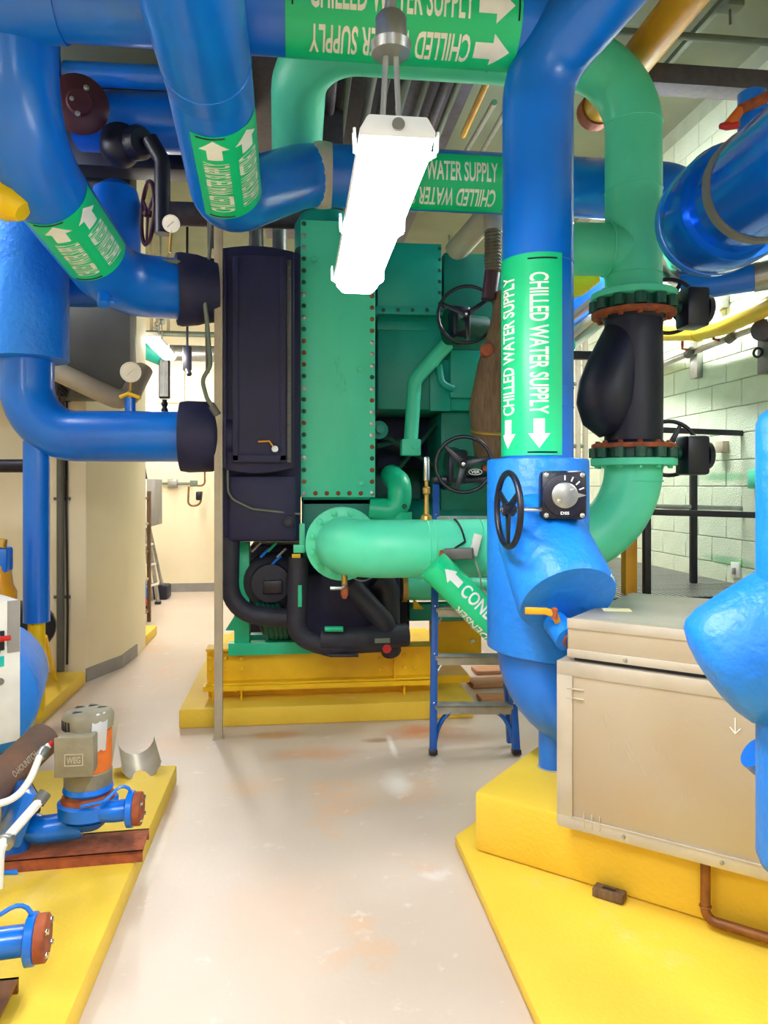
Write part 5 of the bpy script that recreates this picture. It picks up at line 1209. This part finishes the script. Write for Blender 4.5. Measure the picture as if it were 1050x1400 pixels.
# ================================================================ left middle ground
t = thing('black_drum', 'black round motor end behind blue support leg', 'motor', at(50, 855, 5.4))
g = G(); g.lathe(at(45, 858, 5.5), (.7, -1, 0), [(-.35, .16), (0, .17), (.04, .15), (.05, 0)], 24); g.build('end_shield', M.blk, t)
p = at(45, 858, 5.5); g = G(); g.box((p.x-.1, p.y+.15, (.1+p.z-.1)/2), (.2, .3, p.z-.1-.1)); g.build('plinth', M.yelp, t)
t = thing('yellow_pump', 'yellow and blue pump casing half hidden behind white control panel', 'pump', at(2, 790, 4.6))
g = G(); g.lathe(at(-6, 800, 4.6), (0, 0, 1), [(-.5, .12), (-.04, .12), (.0, .10), (.12, .085), (.15, .06)], 20); g.build('casing', M.org, t)
g = G(); g.box(at(-2, 765, 4.6), (.14, .12, .16)); g.build('bonnet', M.blue, t, .02)
g = G(); g.lathe(at(2, 748, 4.55), (.2, 0, 1), [(0, .03), (.05, .025)], 12); g.build('cap', M.brass, t)
p = at(-6, 800, 4.6); g = G(); g.cyl((p.x, p.y, .0 if p.y < 4.6 and p.y > 4.13 else .1), (p.x, p.y, p.z-.45), .06, 14); g.build('stand', M.org, t)
t = thing('yellow_brace', 'thin yellow angle brace leaning beside yellow support post', 'brace', atZ(75, 935, .1))
a = atZ(76, 932, .1); b = at(62, 870, 5.0); g = G(); g.sweep([a+V((0, 0, .012)), b], .014, 6); g.build('bar', M.yelp, t)
p = atY(82, 700, 6.30); t = thing('wall_conduit', 'dark vertical conduit and cable strapped on beige column face', 'conduit', (p.x, 6.31, .1))
g = G(); g.cyl((p.x, 6.315, .101), (p.x, 6.315, 3.2), .03, 14); g.build('tube', M.dgrey, t)
g = G(); g.sweep([(p.x+.045, 6.335, .15), (p.x+.05, 6.335, .6), (p.x+.04, 6.335, 1.4), (p.x+.045, 6.335, 2.6)], .009, 8); g.build('cable', M.blk, t)
for z in (.7, 1.5, 2.3):
    g = G(); g.bb((p.x-.06, 6.333, z-.012), (p.x+.07, 6.345, z+.012)); g.build('strap', M.dgrey, t)
# grey duct above the column corner, sloping jacketed pipe
x0, z0, x1, z1 = (lambda a, b: (a.x, b.z, b.x, a.z))(atY(94, 300, 6.1), atY(178, 545, 6.1))
g = G(); g.bb((x0-1.0, 6.1, z0), (x1, 6.34, 4.4)); tag(g.build('air_duct', M.dgrey, None, .006), 'dark grey sheet duct mounted high on beige column', 'duct')
t = thing('jacketed_drain', 'beige jacketed pipe sloping down below grey duct and rising again', 'pipe', atY(170, 550, 5.9))
g = G(); g.sweep(fillet([(atY(40, 490, 5.85).x, 6.098, atY(40, 490, 5.85).z), atY(40, 490, 5.85), atY(172, 552, 5.85), atY(196, 505, 6.05)], .1, 6), .075, 20); g.build('jacket', M.beige, t)
t = thing('tangled_hoses', 'tangle of black hoses hanging beside blue elbow below beige drain', 'hose', atY(85, 540, 6.0))
for k in range(5):
    g = G(); pts = [atY(82+random.uniform(-4, 12), 515+8*k+random.uniform(-4, 4), 6.0+.03*k) for k in range(5)]; g.sweep(fillet(pts, .05, 3), .012, 8); g.build('hose', M.blk, t)
t = thing('dark_pipe', 'dark navy level pipe behind blue support leg', 'pipe', atY(10, 640, 5.9))
g = G(); g.cyl(atY(-60, 637, 5.9), atY(36, 637, 5.9), .05, 18); g.build('pipe_run', M.checkv, t)
# ---- corridor
t = thing('corridor_pipe', 'teal banded silver pipe crossing the far corridor under its light', 'pipe', atY(240, 485, 9.0))
g = G(); g.cyl(atY(215, 482, 9.5), atY(330, 485, 9.5), .10, 20); g.build('pipe_run', M.steel, t)
g = G(); g.cyl(atY(185, 470, 9.4), atY(222, 485, 9.5), .14, 20); g.build('teal_band', M.dteal, t)
g = G(); g.sweep(fillet([atY(181, 470, 9.45), atY(190, 455, 9.45), atY(300, 458, 9.45)], .2, 6), .035, 12); g.build('upper_conduit', M.sage, t)
for px in (207, 230):
    g = G(); a = atY(px, 452, 9.5); g.cyl(a, (a.x, a.y, 4.749), .02, 8); g.build('hanger', M.beige, t)
g = G(); a = atY(256, 505, 8.6); t2 = thing('hanging_plug', 'dark cable plug hanging on cord in corridor', 'plug', a)
g = G(); g.box(atY(256, 490, 8.6), (.10, .05, .28)); g.build('body', M.blk, t2, .02)
g = G(); g.sweep([atY(256, 475, 8.6), (atY(256, 475, 8.6).x, 8.6, 4.749)], .014, 8); g.build('cord', M.blk, t2)
g = G(); g.sweep([atY(256, 505, 8.6), atY(259, 512, 8.55)], .03, 8); g.build('strap', M.blk, t2)
g = G(); a, b = atY(215, 550, 11.55), atY(252, 500, 11.55); g.bb((a.x, 11.56, a.z), (b.x, 11.598, b.z)); tag(g.build('wall_plate', M.cream, None, .01), 'faint cream cover plate on the far corridor wall', 'plate')
xw = atY(190, 690, 9.6).x; 
t = thing('wall_cabinet', 'white wall cabinet with grey louvred side in far corridor', 'cabinet', atY(200, 720, 9.6))
a, b = atY(186, 722, 9.6), atY(212, 655, 9.6); g = G(); g.bb((a.x-.25, 9.6, a.z), (b.x-.10, 10.1, b.z)); bx_ = g.build('case', M.white, t, .008)
g = G(); g.bb((b.x-.10, 9.595, a.z+.03), (b.x, 10.1, b.z)); g.build('grey_side', M.grey, t, .006)
g = G(); g.sweep(fillet([atY(192, 656, 9.7), atY(192, 636, 9.7), atY(184, 625, 9.7)], .1, 4), .06, 10); g.build('hose', M.white, t)
for k in range(3):
    g = G(); g.sweep([atY(196+2*k, 655, 9.65), atY(190+3*k, 632, 9.65)], .018, 6); g.build('cable', M.blk, t)
t = thing('shelf_rack', 'dark shelf rack with parts beside small ladder in corridor', 'shelf', atZ(190, 862, 0))
a = atZ(193, 860, 0); zt_ = atY(190, 672, a.y).z
for dx_ in (0, -.55):
    for dy in (0, .45):
        g = G(); g.bb((a.x+dx_-.02, a.y+dy-.02, 0), (a.x+dx_+.02, a.y+dy+.02, zt_)); g.build('upright', M.brown, t)
for k, z in enumerate((.12, .5, .82, 1.15, 1.45)):
    g = G(); g.bb((a.x-.55, a.y, z), (a.x, a.y+.45, z+.025)); g.build('shelf', M.beige if k % 2 else M.copper, t)
shm = (M.white, M.yelp, M.blue, M.blk, M.steel, M.orange)
for k in range(8):
    z = (.147, .527, .847, 1.177)[k % 4]; x = a.x-.12-.22*(k//4); w_ = random.uniform(.09, .17); h_ = random.uniform(.1, .22)
    g = G(); g.lathe((x, a.y+.12, z), (0, 0, 1), [(0, w_/2), (h_*.7, w_/2), (h_*.8, w_/3), (h_, w_/4)], 12); tag(g.build('shelf_can', shm[k % 6]), ('white', 'yellow', 'blue', 'black', 'silver', 'orange', 'second white', 'second yellow')[k]+' can standing on corridor shelf rack', 'can', 'cans on the shelf rack')
g = G(); c0 = (a.x-.2, a.y+.2, zt_); g.bb((a.x-.4, a.y+.06, 1.475), (a.x-.03, a.y+.36, 1.475+.2)); tag(g.build('storage_bin', M.checkv, None, .02), 'navy bin on top of corridor shelf rack', 'bin')
b0 = atZ(198, 832, 0); b1 = atZ(216, 826, 0)
t = thing('aluminium_ladder', 'small aluminium stepladder leaning open in the far corridor', 'ladder', (b0+b1)/2)
tp0 = atY(192, 690, b0.y+.25)
for a_, s in ((b0, 0), (b1, 1)):
    g = G(); g.sweep([a_+V((0, 0, .03)), tp0+V((.05*s, .0, 0))], .028, 8); g.build('rail', M.red if s == 0 else M.steel, t)
    g = G(); g.box(a_+V((0, 0, .018)), (.08, .08, .036)); g.build('foot', M.blk, t, .006)
    g = G(); g.sweep([a_+V((.0, .5, .03)), tp0+V((.05*s, .08, -.05))], .022, 8); g.build('rear_rail', M.steel, t)
for k in range(1, 5):
    f = k/5; g = G(); p0_ = b0.lerp(tp0, f); p1_ = b1.lerp(tp0+V((.05, 0, 0)), f); g.sweep([p0_, p1_+V((.03, 0, .01))], .028, 8, ell=(1, .6)); g.build('step', M.white, t)
g = G(); g.sweep([b0.lerp(tp0, .1), b0.lerp(tp0, .28)], .035, 8); g.build('blue_boot', M.blue, t)
p = atZ(213, 822, 0); g = G(); g.bb((p.x-.16, p.y+.1, 0), (p.x+.14, p.y+.45, .2)); tag(g.build('floor_bin', M.checkv, None, .03), 'dark blue bin on floor behind corridor ladder', 'bin')
t = thing('outlet_box', 'grey outlet box on conduit with coiled brown cord on corridor wall', 'outlet', atY(236, 660, 11.5))
p = atY(236, 661, 11.55); g = G(); g.box(p, (.14, .06, .14)); g.build('box', M.steel, t, .01)
g = G(); g.cyl(atY(211, 661, 11.56), atY(262, 661, 11.56), .02, 10); g.build('conduit', M.sage, t)
yq = YB-.35-.03
p = atY(265, 661, yq); g = G(); g.box(p, (.11, .05, .09)); g.build('tee_box', M.sage, t, .01)
g = G(); g.sweep(fillet([atY(258, 665, yq), atY(257, 688, yq), atY(262, 692, yq), atY(274, 690, yq), atY(276, 672, yq)], .1, 5), .015, 8); g.build('cord_loop', M.copper, t)
g = G(); g.sweep(fillet([atY(266, 664, yq), atY(280, 664, yq), atY(280, 645, yq)], .06, 4), .014, 8); g.build('cord', M.copper, t)
g = G(); g.box(atY(272, 678, yq), (.09, .06, .13)); g.build('plug', M.blk, t, .02)
